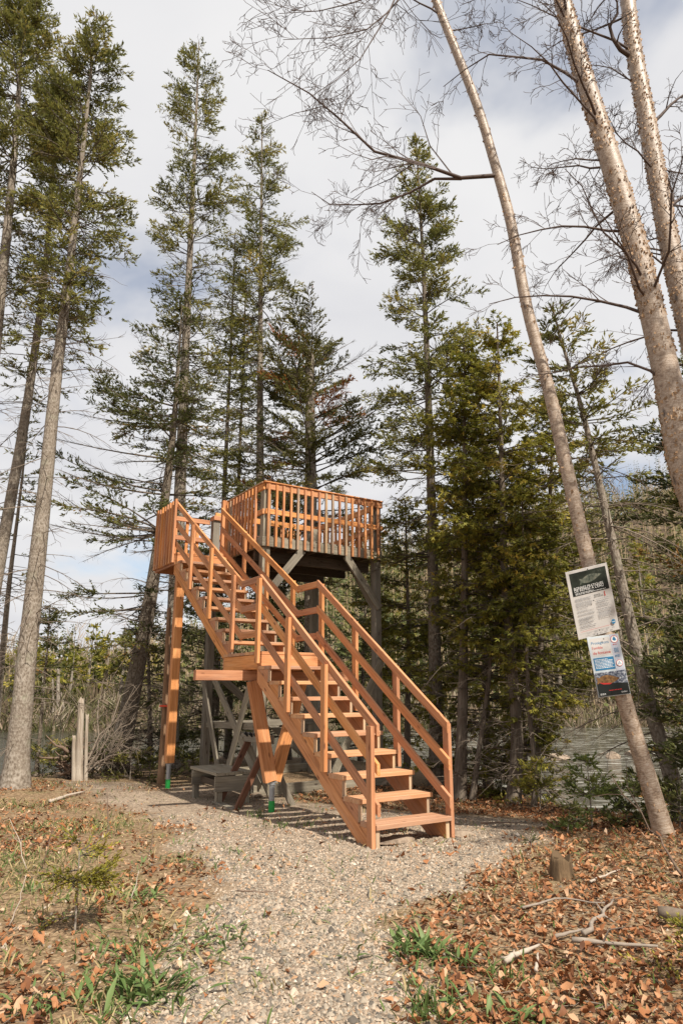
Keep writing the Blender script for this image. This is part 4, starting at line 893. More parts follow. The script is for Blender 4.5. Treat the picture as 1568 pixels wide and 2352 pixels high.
def litter_d(X, Y):
    g = gravel(X, Y); cl = fbm(X * 1.3 + 7, Y * 1.3, 61)
    right = sm(-0.2, 0.4, X - np.interp(Y, EDGR[:, 1], EDGR[:, 0]))
    return np.clip((1 - g) * (0.19 + 0.81 * right + (1.5 - 0.6 * right) * (cl - 0.47)) + 0.012 + 0.05 * sm(0.5, 0.65, cl), 0, 1) * inframe(X, Y) * (Y < shore(X) - 0.2)
def leaf_layer(X, Y, Z, rg, fine):
    n = len(X); s_ = (0.0095 + 0.019 * rg.random(n) ** 1.4) * np.where(rg.random(n) < 0.06, 1.25, 1); a = rg.uniform(0, 6.28, n)
    xs = np.array([-1.0, -0.5, 0.1, 0.65, 1.2]) if fine else np.array([-1.0, 0.1, 1.15]); ws = np.array([0.12, 0.62, 0.70, 0.40, 0.02]) if fine else np.array([0.25, 0.66, 0.05]); K = len(xs)
    w = ws[None] * rg.uniform(0.6, 1.15, n)[:, None] * (1 + 0.18 * rg.normal(size=(n, K))); w2 = ws[None] * rg.uniform(0.6, 1.15, n)[:, None] * (1 + 0.18 * rg.normal(size=(n, K)))
    x = np.repeat((xs[None] * (1 + 0.08 * rg.normal(size=(n, K))))[:, :, None], 3, 2); y = np.stack([-w, 0.05 * rg.normal(size=(n, K)), w2], 2)
    fold = rg.normal(0.55, 0.55, n)[:, None, None]; bend = rg.normal(0.15, 0.42, n)[:, None, None]; tw = rg.normal(0, 0.35, n)[:, None, None]
    z = fold * np.abs(y) * 0.9 + bend * x * x + tw * x * y + 0.09 * rg.normal(size=(n, K, 3))
    z = z + rg.normal(0, 0.33, n)[:, None, None] * x + rg.normal(0, 0.33, n)[:, None, None] * y; z = z - z.reshape(n, -1).min(1)[:, None, None] * 0.8
    c_, s2 = np.cos(a)[:, None, None], np.sin(a)[:, None, None]; q = s_[:, None, None]
    V = np.stack([X[:, None, None] + (x * c_ - y * s2) * q, Y[:, None, None] + (x * s2 + y * c_) * q, Z[:, None, None] + z * q + (0.003 + 0.02 * rg.random(n) ** 2)[:, None, None]], -1).reshape(-1, 3)
    g = np.arange(3 * K).reshape(K, 3); f = np.stack([g[:-1, :-1], g[1:, :-1], g[1:, 1:], g[:-1, 1:]], -1).reshape(-1, 4)
    F = (np.arange(n)[:, None, None] * 3 * K + f[None]).reshape(-1, 4); tn = np.clip(rg.normal(0.48, 0.27, n), 0, 1)
    return V, F, np.repeat(tn, 3 * K)
X, Y, Z, rg = scatter(98000, -7.5, 6.2, 2.9, 12.5, litter_d, 92); LV = Acc(); nr = Y < 4.5
for k, fine in ((nr, True), (~nr, False)): LV.add(*leaf_layer(X[k], Y[k], Z[k], rg, fine))
ob('fallen_leaves', LV.mesh('fallen_leaves', M_litter), kind='stuff', label='brown fallen leaves carpeting the ground on both sides of the path', cat='leaves')
X, Y, Z, rg = scatter(5200, -6.5, 5.5, 2.9, 11.0, lambda X, Y: np.clip(litter_d(X, Y) * 0.5 + 0.02 * inframe(X, Y), 0, 1), 95); n = len(X)
a = rg.uniform(0, 6.28, n); L = rg.uniform(0.04, 0.22, n); d = np.stack([np.cos(a), np.sin(a), rg.normal(0.03, 0.1, n)], 1) * L[:, None]; p = np.stack([X, Y, Z + 0.012 + 0.012 * rg.random(n)], 1)
V, F = tubes(np.stack([p - d / 2, p + rg.normal(0, 0.07, (n, 3)) * np.array([1, 1, 0.2]) * L[:, None], p + d / 2], 1), np.repeat(rg.uniform(0.0012, 0.0034, n)[:, None], 3, 1), 3)
ob('twig_litter', mesh_np('twig_litter', V, F, mat=M_deadtw), kind='stuff', label='thin broken twigs strewn over the leaf litter', cat='twigs')

def blade_mesh(P, D, L, Wb, bend, rg, tint, acc):
    n = len(P); s_ = nrm(np.cross(D, np.array([0, 0, 1.0]) + rg.normal(0, 0.3, (n, 3)))); dn = np.stack([D[:, 0] * bend, D[:, 1] * bend, -0.55 * bend], 1)
    pts = []
    for q, w in ((0, 0.5), (0.4, 1.0), (0.75, 0.75), (1.0, 0.05)):
        c = P + D * (L * q)[:, None] + dn * (L * q * q)[:, None]; pts += [c - s_ * (Wb * w)[:, None], c + s_ * (Wb * w)[:, None]]
    V = np.stack(pts, 1).reshape(-1, 3); b0 = np.arange(n)[:, None, None] * 8
    acc.add(V, (b0 + np.array([(0, 1, 3, 2), (2, 3, 5, 4), (4, 5, 7, 6)])[None]).reshape(-1, 4), np.repeat(tint, 8))
gp = G(265, 2010)
def grass_d(X, Y):
    p = fbm(X * 1.1 + 31, Y * 1.1, 77); left = sm(0.5, -0.6, X - np.interp(Y, EDGL[:, 1], EDGL[:, 0]))
    return np.clip((p - 0.38) * 3.8, 0, 1) * (0.25 + 0.75 * left) * inframe(X, Y) * (Y < shore(X) - 0.4) * (1 - 0.75 * gravel(X, Y))
X, Y, Z, rg = scatter(120000, -7.5, 5.5, 2.9, 12.5, grass_d, 93); n = len(X); A = Acc()
az = rg.uniform(0, 6.28, n); e = rg.uniform(0.5, 1.4, n); D = np.stack([np.cos(az) * np.cos(e), np.sin(az) * np.cos(e), np.sin(e)], 1)
L = rg.uniform(0.025, 0.12, n); tn = np.where(rg.random(n) < 0.42, 1.0, np.clip(rg.normal(0.45, 0.2, n), 0, 0.85))
blade_mesh(np.stack([X, Y, Z], 1), D, L, rg.uniform(0.0016, 0.006, n), rg.uniform(0.1, 0.8, n), rg, tn, A)
ob('grass', A.mesh('grass', M_grass), kind='stuff', label='short sparse grass sprouting through the leaf litter', cat='grass')

# ------------------------------------------------------------------ notice boards on the leaning birch
def solid(name, col, rough=0.5):
    b = NT(name); b.princ(C(*col), rough, None, 0.3); return b.m
MS = dict(white=solid('print_white', (0.52, 0.50, 0.48)), pale=solid('print_pale_blue', (0.50, 0.55, 0.58)), black=solid('print_black', (0.012, 0.015, 0.014)), grey=solid('print_grey', (0.24, 0.24, 0.25)),
          blue=solid('print_blue', (0.03, 0.17, 0.33)), red=solid('print_red', (0.52, 0.035, 0.03)), bright=solid('print_bright', (0.74, 0.74, 0.73)), lilac=solid('print_lilac', (0.44, 0.46, 0.53)))
def pic(name, stops, scale):
    b = NT(name); n = b.noise(b.obj(), scale, 6, 0.6); b.princ(b.ramp(n, stops), 0.45, None, 0.3); return b.m
MS['murk'] = pic('print_dark_water', [(0.35, (0.008, 0.012, 0.010)), (0.6, (0.028, 0.036, 0.028)), (0.75, (0.10, 0.11, 0.09))], 9)
MS['fishg'] = pic('print_grey_fish', [(0.35, (0.045, 0.06, 0.05)), (0.55, (0.14, 0.155, 0.125)), (0.75, (0.28, 0.26, 0.2))], 30)
MS['splash'] = pic('print_splash', [(0.4, (0.04, 0.05, 0.08)), (0.55, (0.17, 0.19, 0.23)), (0.66, (0.5, 0.52, 0.55))], 55)
MS['trout'] = pic('print_brown_trout', [(0.35, (0.10, 0.05, 0.025)), (0.55, (0.24, 0.13, 0.05)), (0.75, (0.36, 0.22, 0.09))], 40)
dg = None
class Sign:
    def __init__(s, label, cen, w, h, a, b, c):
        s.w, s.h, s.k = w, h, 0
        s.root = ob('notice_board', None, loc=cen, label=label, cat='sign', group='notice boards on the birch')
        s.root.rotation_mode = 'QUATERNION'
        s.root.rotation_quaternion = (Matrix.Rotation(a, 3, 'Z') @ Matrix.Rotation(b, 3, 'X') @ Matrix.Rotation(c, 3, 'Y')).to_quaternion()
        s.panel = board('panel', (-w / 2, 0, 0), (w / 2, 0, 0), h, 0.006, MS['white'], s.root)
    def _z(s): s.k += 1; return -0.0036 - 0.0004 * s.k
    def shape(s, name, pts, mat, lab=None):
        y = s._z(); V = [((u - 0.5) * s.w, y, (0.5 - v) * s.h) for u, v in pts]
        me = bpy.data.meshes.new(name); me.from_pydata(V, [], [tuple(range(len(V)))]); me.materials.append(MS[mat]); me.update()
        if me.polygons[0].normal.y > 0: me.flip_normals()
        return ob(name, me, s.root)
    def rect(s, name, u0, v0, u1, v1, mat): return s.shape(name, [(u0, v0), (u1, v0), (u1, v1), (u0, v1)], mat)
    def disc(s, name, u, v, r, mat, n=22): return s.shape(name, [(u + r * math.cos(6.2832 * i / n), v + r * s.w / s.h * math.sin(6.2832 * i / n)) for i in range(n)], mat)
    def lines(s, name, u0, v0, u1, dv, n, mat, th, seed):
        r = random.Random(seed); y = s._z(); V = []; F = []
        for i in range(n):
            u = u0; e = u1 - (r.uniform(0.0, 0.5) * (u1 - u0) if r.random() < 0.35 else r.uniform(0, 0.05))
            while u < e:
                q = min(e, u + r.uniform(0.02, 0.075)); k = len(V); v = v0 + i * dv
                V += [((a - 0.5) * s.w, y, (0.5 - b_) * s.h) for a, b_ in ((u, v + th), (q, v + th), (q, v), (u, v))]; F.append((k, k + 1, k + 2, k + 3)); u = q + 0.012
        me = bpy.data.meshes.new(name); me.from_pydata(V, [], F); me.materials.append(MS[mat]); me.update(); return ob(name, me, s.root, kind='stuff')
    def text(s, body, u, v, width, mat, name='lettering', bold=0.0):
        cu = bpy.data.curves.new('t', 'FONT'); cu.body = body; cu.size = 0.05; cu.offset = bold; cu.resolution_u = 3
        o = bpy.data.objects.new('t', cu); COL.objects.link(o); bpy.context.view_layer.update()
        me = bpy.data.meshes.new_from_object(o.evaluated_get(bpy.context.evaluated_depsgraph_get())); bpy.data.objects.remove(o)
        xs = [q.co.x for q in me.vertices]; x0, x1 = min(xs), max(xs); k = width * s.w / (x1 - x0); y = s._z()
        for q in me.vertices: q.co = Vector(((u - 0.5) * s.w + (q.co.x - x0) * k, y, (0.5 - v) * s.h + q.co.y * k))
        me.materials.clear(); me.materials.append(MS[mat]); me.update(); return ob(name, me, s.root)
    def nail(s, u, v): lathe('nail', [(0.006, 0), (0.006, 0.004)], M_black, s.root, ((u - 0.5) * s.w, -0.02, (0.5 - v) * s.h), 8).rotation_euler = (math.pi / 2, 0, 0)
def fish(cu, cv, L, Hh, n=26):
    top = [(cu - L / 2 + L * t, cv - Hh * (math.sin(math.pi * min(1, t * 1.02) ** 0.85) * 0.5)) for t in np.linspace(0.12, 1, n)]
    bot = [(cu - L / 2 + L * t, cv + Hh * (math.sin(math.pi * min(1, t * 1.02) ** 0.85) * 0.5)) for t in np.linspace(1, 0.12, n)]
    return top + bot + [(cu - L / 2, cv + Hh * 0.42), (cu - L / 2 + L * 0.04, cv), (cu - L / 2, cv - Hh * 0.42)]
def scl(p, k): return tuple(np.array([0, 0, CZ]) + (np.array(p) - np.array([0, 0, CZ])) * k)
k1 = 6.775 / 6.9
s1 = Sign('white notice board with a dark fish picture above two columns of print', scl((2.5408, 6.9, 2.2956), k1), 0.470 * k1, 0.694 * k1, 0.2055, 0.223, -0.2517)
s1.rect('picture', 0.07, 0.04, 0.945, 0.375, 'murk'); s1.shape('fish_print', [(u, v - 0.09 * (u - 0.5)) for u, v in fish(0.56, 0.165, 0.56, 0.11)], 'fishg')
s1.rect('picture_band', 0.07, 0.285, 0.945, 0.3755, 'black')
s1.text('BONNES PRATIQUES', 0.12, 0.285, 0.70, 'bright', bold=0.0); s1.text("DE REMISE À L'EAU", 0.12, 0.322, 0.70, 'bright', bold=0.0)
s1.lines('fine_print', 0.13, 0.338, 0.88, 0.016, 2, 'bright', 0.007, 1)
s1.text('PÊCHE EN', 0.55, 0.43, 0.15, 'black', bold=0.0006); s1.text('EAU CHAUDE', 0.55, 0.455, 0.21, 'black', bold=0.0006)
s1.rect('thermometer', 0.80, 0.395, 0.815, 0.45, 'red'); s1.disc('thermometer_bulb', 0.8075, 0.455, 0.016, 'red')
for i, v in enumerate((0.42, 0.475, 0.535, 0.56, 0.595, 0.645, 0.70, 0.765, 0.81, 0.85)): s1.lines('fine_print', 0.09, v, 0.49, 0.0135, (3, 4, 1, 1, 2, 2, 4, 2, 2, 1)[i], 'grey', 0.0065, 10 + i)
for i, v in enumerate((0.485, 0.515, 0.57, 0.605, 0.64, 0.685)): s1.lines('fine_print', 0.57, v, 0.90, 0.0135, (1, 3, 2, 1, 2, 6)[i], 'grey', 0.0065, 30 + i)
s1.disc('blue_badge', 0.875, 0.862, 0.05, 'blue'); s1.rect('badge_band', 0.83, 0.858, 0.92, 0.868, 'pale'); s1.rect('red_rule', 0.07, 0.895, 0.80, 0.8985, 'red')
s1.text('Québec', 0.20, 0.945, 0.12, 'grey')
for u in (0.38, 0.55, 0.66, 0.80): s1.lines('logo_print', u, 0.93, u + 0.1, 0.013, 2, 'grey', 0.007, int(u * 100))
s1.nail(0.5, 0.025); s1.nail(0.5, 0.49); s1.nail(0.5, 0.93)
k2 = 6.83 / 6.9
s2 = Sign('pale blue notice board with red lettering and an orange trout picture', scl((2.6378, 6.9, 1.6589), k2), 0.3135 * k2, 0.589 * k2, -0.0531, 0.045, -0.1236)
s2.rect('board_face', 0.004, 0.003, 0.996, 0.997, 'pale'); s2.rect('title_box', 0.07, 0.035, 0.70, 0.335, 'white'); s2.rect('side_strip', 0.71, 0.0035, 0.97, 0.60, 'lilac')
s2.text('Protégeons', 0.10, 0.135, 0.55, 'blue', bold=0.0); s2.text("l'omble", 0.10, 0.215, 0.33, 'red', bold=0.0); s2.text('de fontaine', 0.10, 0.30, 0.55, 'red', bold=0.0)
s2.rect('blue_box', 0.07, 0.36, 0.70, 0.565, 'blue'); s2.lines('fine_print', 0.10, 0.385, 0.67, 0.023, 7, 'bright', 0.010, 60)
s2.disc('round_icon_ring', 0.84, 0.085, 0.115, 'red'); s2.disc('round_icon', 0.84, 0.085, 0.10, 'bright'); s2.shape('icon_figure', [(0.78, 0.095), (0.80, 0.06), (0.84, 0.04), (0.87, 0.06), (0.90, 0.10), (0.84, 0.115)], 'blue')
s2.lines('fine_print', 0.76, 0.165, 0.93, 0.02, 1, 'red', 0.009, 61); s2.lines('fine_print', 0.77, 0.23, 0.92, 0.02, 4, 'blue', 0.009, 62); s2.lines('fine_print', 0.76, 0.345, 0.93, 0.02, 2, 'blue', 0.009, 63)
s2.disc('warning_ring', 0.85, 0.48, 0.10, 'red'); s2.disc('warning_disc', 0.85, 0.48, 0.088, 'bright'); s2.shape('warning_triangle', [(0.79, 0.503), (0.85, 0.452), (0.91, 0.503)], 'blue'); s2.shape('warning_inner', [(0.81, 0.497), (0.85, 0.463), (0.89, 0.497)], 'bright'); s2.rect('warning_mark', 0.845, 0.472, 0.855, 0.492, 'blue')
s2.rect('picture', 0.02, 0.60, 0.98, 0.82, 'splash'); s2.shape('picture_dark', [(0.02, 0.76), (0.3, 0.80), (0.6, 0.79), (0.98, 0.81), (0.98, 0.985), (0.02, 0.985)], 'black')
s2.shape('fish_print', fish(0.40, 0.725, 0.74, 0.15), 'trout'); s2.shape('fish_belly', [(0.10, 0.76), (0.3, 0.775), (0.5, 0.785), (0.42, 0.805), (0.22, 0.795)], 'red')
s2.lines('fine_print', 0.36, 0.895, 0.78, 0.02, 1, 'red', 0.012, 64); s2.text('Québec', 0.72, 0.955, 0.19, 'bright'); s2.lines('logo_print', 0.06, 0.94, 0.25, 0.016, 2, 'bright', 0.007, 65)
s2.nail(0.5, 0.06); s2.nail(0.45, 0.93)

# ------------------------------------------------------------------ small plants
def leaf_mesh(seed):
    r = np.random.default_rng(seed); q = np.array([0, 0.25, 0.5, 0.75, 1.0]); w = np.array([0.025, 0.05, 0.085, 0.07, 0.01]) * (1 + 0.2 * r.normal(size=5))
    z = 0.42 * q - 0.5 * q ** 2 * r.uniform(0.4, 1.1); V = []
    for a, b_, c in zip(q, w, z): V += [(a, -b_, c + 0.25 * b_), (a, 0, c), (a, b_, c + 0.25 * b_)]
    F = [(3 * i, 3 * i + 3, 3 * i + 4, 3 * i + 1) for i in range(4)] + [(3 * i + 1, 3 * i + 4, 3 * i + 5, 3 * i + 2) for i in range(4)]
    return mesh_np('weed_leaf', np.array(V), np.array(F), tint=np.full(15, r.uniform(0.2, 1.0)), smooth=True, mat=M_weed)
LEAVES = [leaf_mesh(i) for i in range(6)]
def weed(u, v, size, n, seed, label, spread=0.05, group=None, up=0.0):
    p = G(u, v, -0.02); x, y = p[0], p[1]; r = random.Random(seed)
    root = ob('weed_plant', None, loc=(x, y, H1(x, y)), label=label, cat='plant', group=group)
    for i in range(int(n * 1.5)):
        o = ob('leaf', LEAVES[r.randrange(6)], root); s_ = size * r.uniform(0.55, 1.15)
        o.scale = (s_ * 0.85, s_ * 0.8, s_ * 0.85); o.rotation_euler = (r.gauss(0, 0.2), -r.uniform(-0.1, 0.9) - up, r.uniform(0, 6.28)); o.location = (r.gauss(0, spread), r.gauss(0, spread), -0.004)
for a in ((335, 2275, 0.190, 59, 1, 'large clump of long green weed leaves at the left path edge', 0.10), (965, 2190, 0.179, 54, 2, 'large dandelion-like clump at the right path edge', 0.09), (1035, 2200, 0.146, 32, 3, 'green weed clump touching the large dandelion-like clump', 0.07),
          (1020, 2280, 0.123, 35, 4, 'spreading low weed patch below the large dandelion-like clump', 0.14), (440, 2170, 0.112, 40, 5, 'low spreading weed mat on the gravel beside the leaf litter', 0.16), (530, 2155, 0.112, 29, 6, 'low weed mat reaching furthest onto the gravel', 0.10),
          (330, 2070, 0.134, 32, 7, 'dark green weed clump among the leaves below the pale fir sapling', 0.08), (930, 1935, 0.09, 9, 8, 'single toothed weed growing against the stone under the stairs', 0.02), (540, 1960, 0.09, 18, 9, 'weed tuft in the grass left of the stair foot', 0.09),
          (750, 2098, 0.07, 9, 10, 'tiny weed rosette alone in the middle of the gravel path', 0.02), (668, 2108, 0.06, 9, 11, 'dry olive weed rosette on the gravel path', 0.02), (1215, 2345, 0.15, 22, 12, 'weed clump rising at the bottom of the leaf litter on the right', 0.06),
          (1125, 2055, 0.09, 8, 13, 'small weed in the leaves near the mossy stump', 0.03), (1060, 2090, 0.08, 8, 14, 'small weed where gravel meets leaves on the right', 0.03), (120, 2305, 0.12, 20, 15, 'weed clump in the leaf litter left of the large path edge clump', 0.09),
          (210, 2200, 0.12, 16, 16, 'loose weed group between the pale fir and the path edge clump', 0.12), (60, 1930, 0.12, 26, 17, 'leafy weed patch left of the dry weed stem', 0.16), (610, 2240, 0.06, 8, 18, 'small moss-green weed on the gravel beside the path edge', 0.03), (420, 1940, 0.09, 22, 19, 'grassy weed patch on the gravel before the bench', 0.14), (850, 2230, 0.05, 6, 20, 'tiny sprout on the gravel left of the large dandelion-like clump', 0.03)):
    weed(*a, group='weeds along the path')
for i in range(26):
    r = random.Random(300 + i); u, v = r.uniform(20, 480), r.uniform(1850, 2330)
    weed(u, v, 0.07 + 0.05 * r.random(), r.randint(6, 13), 400 + i, 'small green weed sprouting in the leaf litter left of the path', 0.06, 'weeds in the left leaf litter')
gr_rg = np.random.default_rng(5)
for i, (u, v, n, L_) in enumerate(((985, 2345, 60, 0.16), (1150, 2260, 26, 0.15), (640, 1905, 40, 0.10), (590, 1870, 50, 0.12), (700, 1900, 30, 0.1))):
    p = G(u, v, -0.05); A = Acc(); az = gr_rg.uniform(0, 6.28, n); e = gr_rg.uniform(0.8, 1.45, n); D = np.stack([np.cos(az) * np.cos(e), np.sin(az) * np.cos(e), np.sin(e)], 1)
    blade_mesh(np.stack([gr_rg.normal(0, 0.06, n), gr_rg.normal(0, 0.06, n), np.full(n, -0.01)], 1), D, L_ * gr_rg.uniform(0.5, 1.2, n), np.full(n, 0.004), gr_rg.uniform(0.1, 0.6, n), gr_rg, np.clip(gr_rg.normal(0.45, 0.2, n), 0, 0.85), A)
    ob('grass_tuft', A.mesh('grass_tuft', M_grass), None, (p[0], p[1], H1(p[0], p[1])), kind='stuff', label=('tall grass tuft at the lower path edge below the low weed patch', 'sparse upright grass tuft in the right leaf litter', 'grass tuft between the steel pier and the stairs', 'grass tuft in front of the sawhorse feet', 'grass tuft in the stair shadow right of the steel pier')[i], cat='grass')
def sapling(label, pts, r0, crown, seed, needle, leaf=(0.03, 0.0035), nb=26, dens=2.4, pitch=(0.5, 0.05), name='spruce_sapling', **k):
    conifer(name, label, pts, r0, crown, seed, needle=needle, nb=nb, dens=dens, dead=None, leaf=leaf, rtip=0.003, pitch=pitch, flare=1.1, sides=7, group='conifer saplings', bare=0.0, inner=0.15, **k)
sapling('pale yellow-green fir sapling standing in the leaf litter on the left', pp(4.72, (172, 2140), (178, 2040), (184, 1925)), 0.008, [(0.12, 0.30), (0.4, 0.28), (0.75, 0.18), (1, 0.06)], 101, M_fir, (0.032, 0.0045), 17, 2.6, (0.35, -0.05), 'fir_sapling')
sapling('young spruce sapling in front of the river beside the sign birch', pp(7.6, (1362, 1930), (1356, 1850), (1348, 1752)), 0.011, [(0.1, 0.5), (0.45, 0.38), (0.8, 0.24), (1, 0.05)], 102, M_spg, (0.05, 0.009), 22)
sapling('low spruce sapling at the river edge right of the path end', pp(7.3, (1300, 1965), (1303, 1915), (1308, 1860)), 0.008, [(0.05, 0.42), (0.5, 0.36), (1, 0.06)], 103, M_needle_d, (0.05, 0.008), 26)
sapling('bushy spruce sapling at the foot of the sign birch', pp(7.5, (1440, 1960), (1440, 1900), (1440, 1850)), 0.008, [(0.05, 0.45), (0.5, 0.35), (1, 0.06)], 104, M_needle_d, (0.05, 0.008), 26)
sapling('low spruce seedling beside the mossy stump', pp(6.6, (1215, 1995), (1217, 1965), (1220, 1935)), 0.006, [(0.05, 0.25), (0.5, 0.22), (1, 0.05)], 105, M_needle_d, (0.03, 0.004), 30)
sapling('fir sapling crowding the lower right leaf litter', pp(3.95, (1600, 2360), (1592, 2230), (1588, 2105)), 0.008, [(0.05, 0.34), (0.5, 0.26), (1, 0.06)], 106, M_fir, (0.03, 0.0045), 30, 3.0, (0.4, 0.0), 'fir_sapling')
for i, (u, v, Y) in enumerate(((150, 1745, 13.6), (215, 1750, 13.9), (262, 1755, 13.7), (300, 1765, 13.2), (345, 1765, 13.4), (100, 1740, 13.8), (440, 1770, 14.2), (410, 1760, 14.0))):
    q = random.Random(i); h = q.uniform(28, 52)
    sapling('low dark spruce seedling in the thicket along the left river bank', pp(Y, (u, v), (u + 1, v - h * 0.5), (u + 2, v - h)), 0.012, [(0.05, 0.7), (0.5, 0.6), (1, 0.08)], 110 + i, M_needle_d if i % 3 else M_needle, (0.07, 0.009), 22, 1.2)
for i, (u, v, Y, h) in enumerate(((1110, 1830, 11.6, 90), (1150, 1825, 11.2, 120), (1240, 1845, 9.9, 90), (1500, 1920, 8.0, 130), (1560, 1960, 7.4, 150), (1020, 1790, 12.9, 80))):
    sapling('low leafy evergreen brush on the right river bank', pp(Y, (u, v), (u + 2, v - h * 0.5), (u + 3, v - h)), 0.012, [(0.03, 0.6), (0.5, 0.55), (1, 0.08)], 130 + i, M_cedar if i < 3 else M_needle_d, (0.06, 0.008), 24, 1.3)

# ------------------------------------------------------------------ dead wood
def stick(label, pts, r, mat, seed, name='fallen_stick', kids=0, group=None, taper=0.55):
    rg = np.random.default_rng(seed); P = np.array(pts, float)
    L = np.concatenate([[0], np.cumsum(np.linalg.norm(np.diff(P, axis=0), axis=1))]); t = np.linspace(0, L[-1], 9)
    Q = np.stack([np.interp(t, L, P[:, i]) for i in range(3)], 1); Q[1:-1] += rg.normal(0, (0.012 if r < 0.04 else 0.003) * L[-1], (7, 3)) * np.array([1, 1, 0.3]); c = Q[0].copy()
    V, F = tubes((Q - c)[None], (r * (1 - taper * np.linspace(0, 1, 9)) * (1 + 0.08 * rg.normal(size=9)))[None], 8)
    caps = np.array([[0, 1, 2, 3], [0, 3, 4, 7], [4, 5, 6, 7]]); F = np.concatenate([F, caps[:, ::-1], caps + 64])
    A = Acc(); A.add(V, F)
    for k in range(kids):
        i = rg.integers(2, 8); d = nrm(nrm(Q[i] - Q[i - 1]) + rg.normal(0, 0.5, 3)); l = L[-1] * rg.uniform(0.15, 0.4); p = Q[i] - c
        V, F = tubes(np.stack([p, p + d * l * 0.5, p + nrm(d + rg.normal(0, 0.2, 3)) * l], 0)[None], np.array([[r * 0.45, r * 0.3, r * 0.15]]), 5); A.add(V, F)
    return ob(name, A.mesh(name, mat, True), None, tuple(c), label, 'stick', group)
M_dwl = flat('grey_log_wood', (0.15, 0.115, 0.085), 0.9, var=0.5, scale=30)
def gs(*uv, r=0.01): 
    o = []
    for u, v in uv:
        p = G(u, v, -0.03); p = G(u, v, H1(p[0], p[1])); o.append((p[0], p[1], H1(p[0], p[1]) + r * 0.8 + 0.03))
    return o
stick('long grey-brown stick lying across the right leaf litter', gs((1314, 2176), (1400, 2185), (1512, 2191)), 0.016, M_stickg, 1, kids=2)
stick('short pale peeled stick on the right leaf litter', gs((1159, 2226), (1200, 2206), (1239, 2188)), 0.018, M_stick, 2)
stick('forked brown stick above the long grey-brown stick', gs((1340, 2160), (1366, 2130), (1408, 2082)), 0.015, M_stickg, 3, kids=2)
stick('thin brown stick lying beside the forked stick', gs((1275, 2168), (1340, 2150)), 0.012, M_stickg, 4)
stick('dark stick on the shaded gravel right of the stair foot', gs((1104, 1898), (1204, 1899)), 0.010, M_stickd, 5)
stick('thin pale stick behind the mossy stump', gs((1356, 2036), (1422, 2002)), 0.011, M_stick, 6)
stick('curved dark twig across the middle of the right leaf litter', gs((1200, 2100), (1290, 2075), (1390, 2088)), 0.009, M_stickg, 7)
stick('short upright-lying pale twig near the long grey-brown stick', gs((1232, 2250), (1236, 2208)), 0.011, M_stick, 8)
stick('white weathered stick in the grass near the thick scaly spruce', gs((114, 1848), (150, 1838), (193, 1828)), 0.026, M_stick, 9)
stick('thin dark twig lying on the open gravel path', gs((545, 2058), (600, 2062), (640, 2060)), 0.006, M_stickd, 10)
stick('cut pale log end poking from the right leaf litter', [*gs((1515, 2128), r=0.06), *gs((1700, 2142), r=0.03)], 0.04, M_dwl, 11, name='log_end', taper=0.05)
a = bp(1404, 1782, 7.0); b_ = gs((1562, 2008))[0]
stick('bare bent sapling stem leaning across the foot of the sign birch', [b_, tuple(bp(1500, 1905, 6.7)), tuple(bp(1440, 1840, 6.9)), tuple(a)], 0.011, M_stickd, 12, name='leaning_stem', kids=4)
for i, (u, v, u2, v2, lab) in enumerate(((240, 1985, 246, 1812, 'tall dry weed stem with brown seed heads by the pale fir'), (60, 2010, 22, 1880, 'dry pale stem bending over the left leaf litter'), (100, 2000, 130, 1850, 'thin dry stem left of the pale fir sapling'), (20, 2140, 60, 2010, 'dry grass stem beneath the bending pale stem'), (345, 1965, 352, 1880, 'short dry weed stem near the path edge grass'), (300, 2080, 318, 2000, 'short brown stalk in the leaves right of the pale fir'))):
    p = gs((u, v))[0]; q = bp(u2, v2, p[1] + 0.05)
    stick(lab, [p, tuple((np.array(p) + q) / 2 + np.array([0.01, 0, 0])), tuple(q)], 0.0045 if i else 0.006, M_stickd if i % 2 == 0 else M_stick, 60 + i, name='dry_stem', kids=5 if i == 0 else 2)
def snag(label, pts, r0, r1, mat, seed, name='snag', parent=None):
    tk = Trunk(pts, r0, r1, 1.25, 12, 14, 0.12); me = tk.mesh(name, mat); co = np.empty(len(me.vertices) * 3, np.float32); me.vertices.foreach_get('co', co); co = co.reshape(-1, 3); rg = np.random.default_rng(seed)
    c = tk.C[0].copy(); top = co[-12:]; top[:, 2] += rg.uniform(-0.1, 0.08, 12) * (r0 / 0.09) * (0.35 if name == 'mossy_stump' else 1); co -= c; me.vertices.foreach_set('co', co.ravel())
    import bmesh
    bm = bmesh.new(); bm.from_mesh(me); bm.verts.ensure_lookup_table(); bm.faces.new([bm.verts[len(bm.verts) - 12 + i] for i in range(12)]); bm.to_mesh(me); bm.free(); me.update()
    return ob(name, me, None, tuple(c), label, 'stump')
M_dw = bark('bleached_dead_wood', (0.13, 0.095, 0.07), (0.30, 0.245, 0.19), (0.44, 0.385, 0.315), 26, 2.6, 0.8)
M_rot = bark('split_brown_wood', (0.10, 0.055, 0.03), (0.22, 0.13, 0.075), (0.34, 0.22, 0.14), 26, 2.0, 0.8)
snag('bleached broken snag standing by the left river bank', pp(12.9, (181, 1768), (183, 1700), (187, 1606)), 0.068, 0.052, M_dw, 1)
snag('thinner dead stump just right of the bleached snag', pp(12.95, (197, 1764), (198, 1700), (200, 1640)), 0.032, 0.028, M_dw, 2)
snag('short dead stump just left of the bleached snag', pp(12.85, (169, 1766), (169, 1720), (170, 1690)), 0.032, 0.03, M_dw, 3)
snag('brown split snag leaning beside the orange landing post', pp(12.75, (370, 1775), (377, 1660), (384, 1500), (388, 1400)), 0.06, 0.04, M_rot, 4)
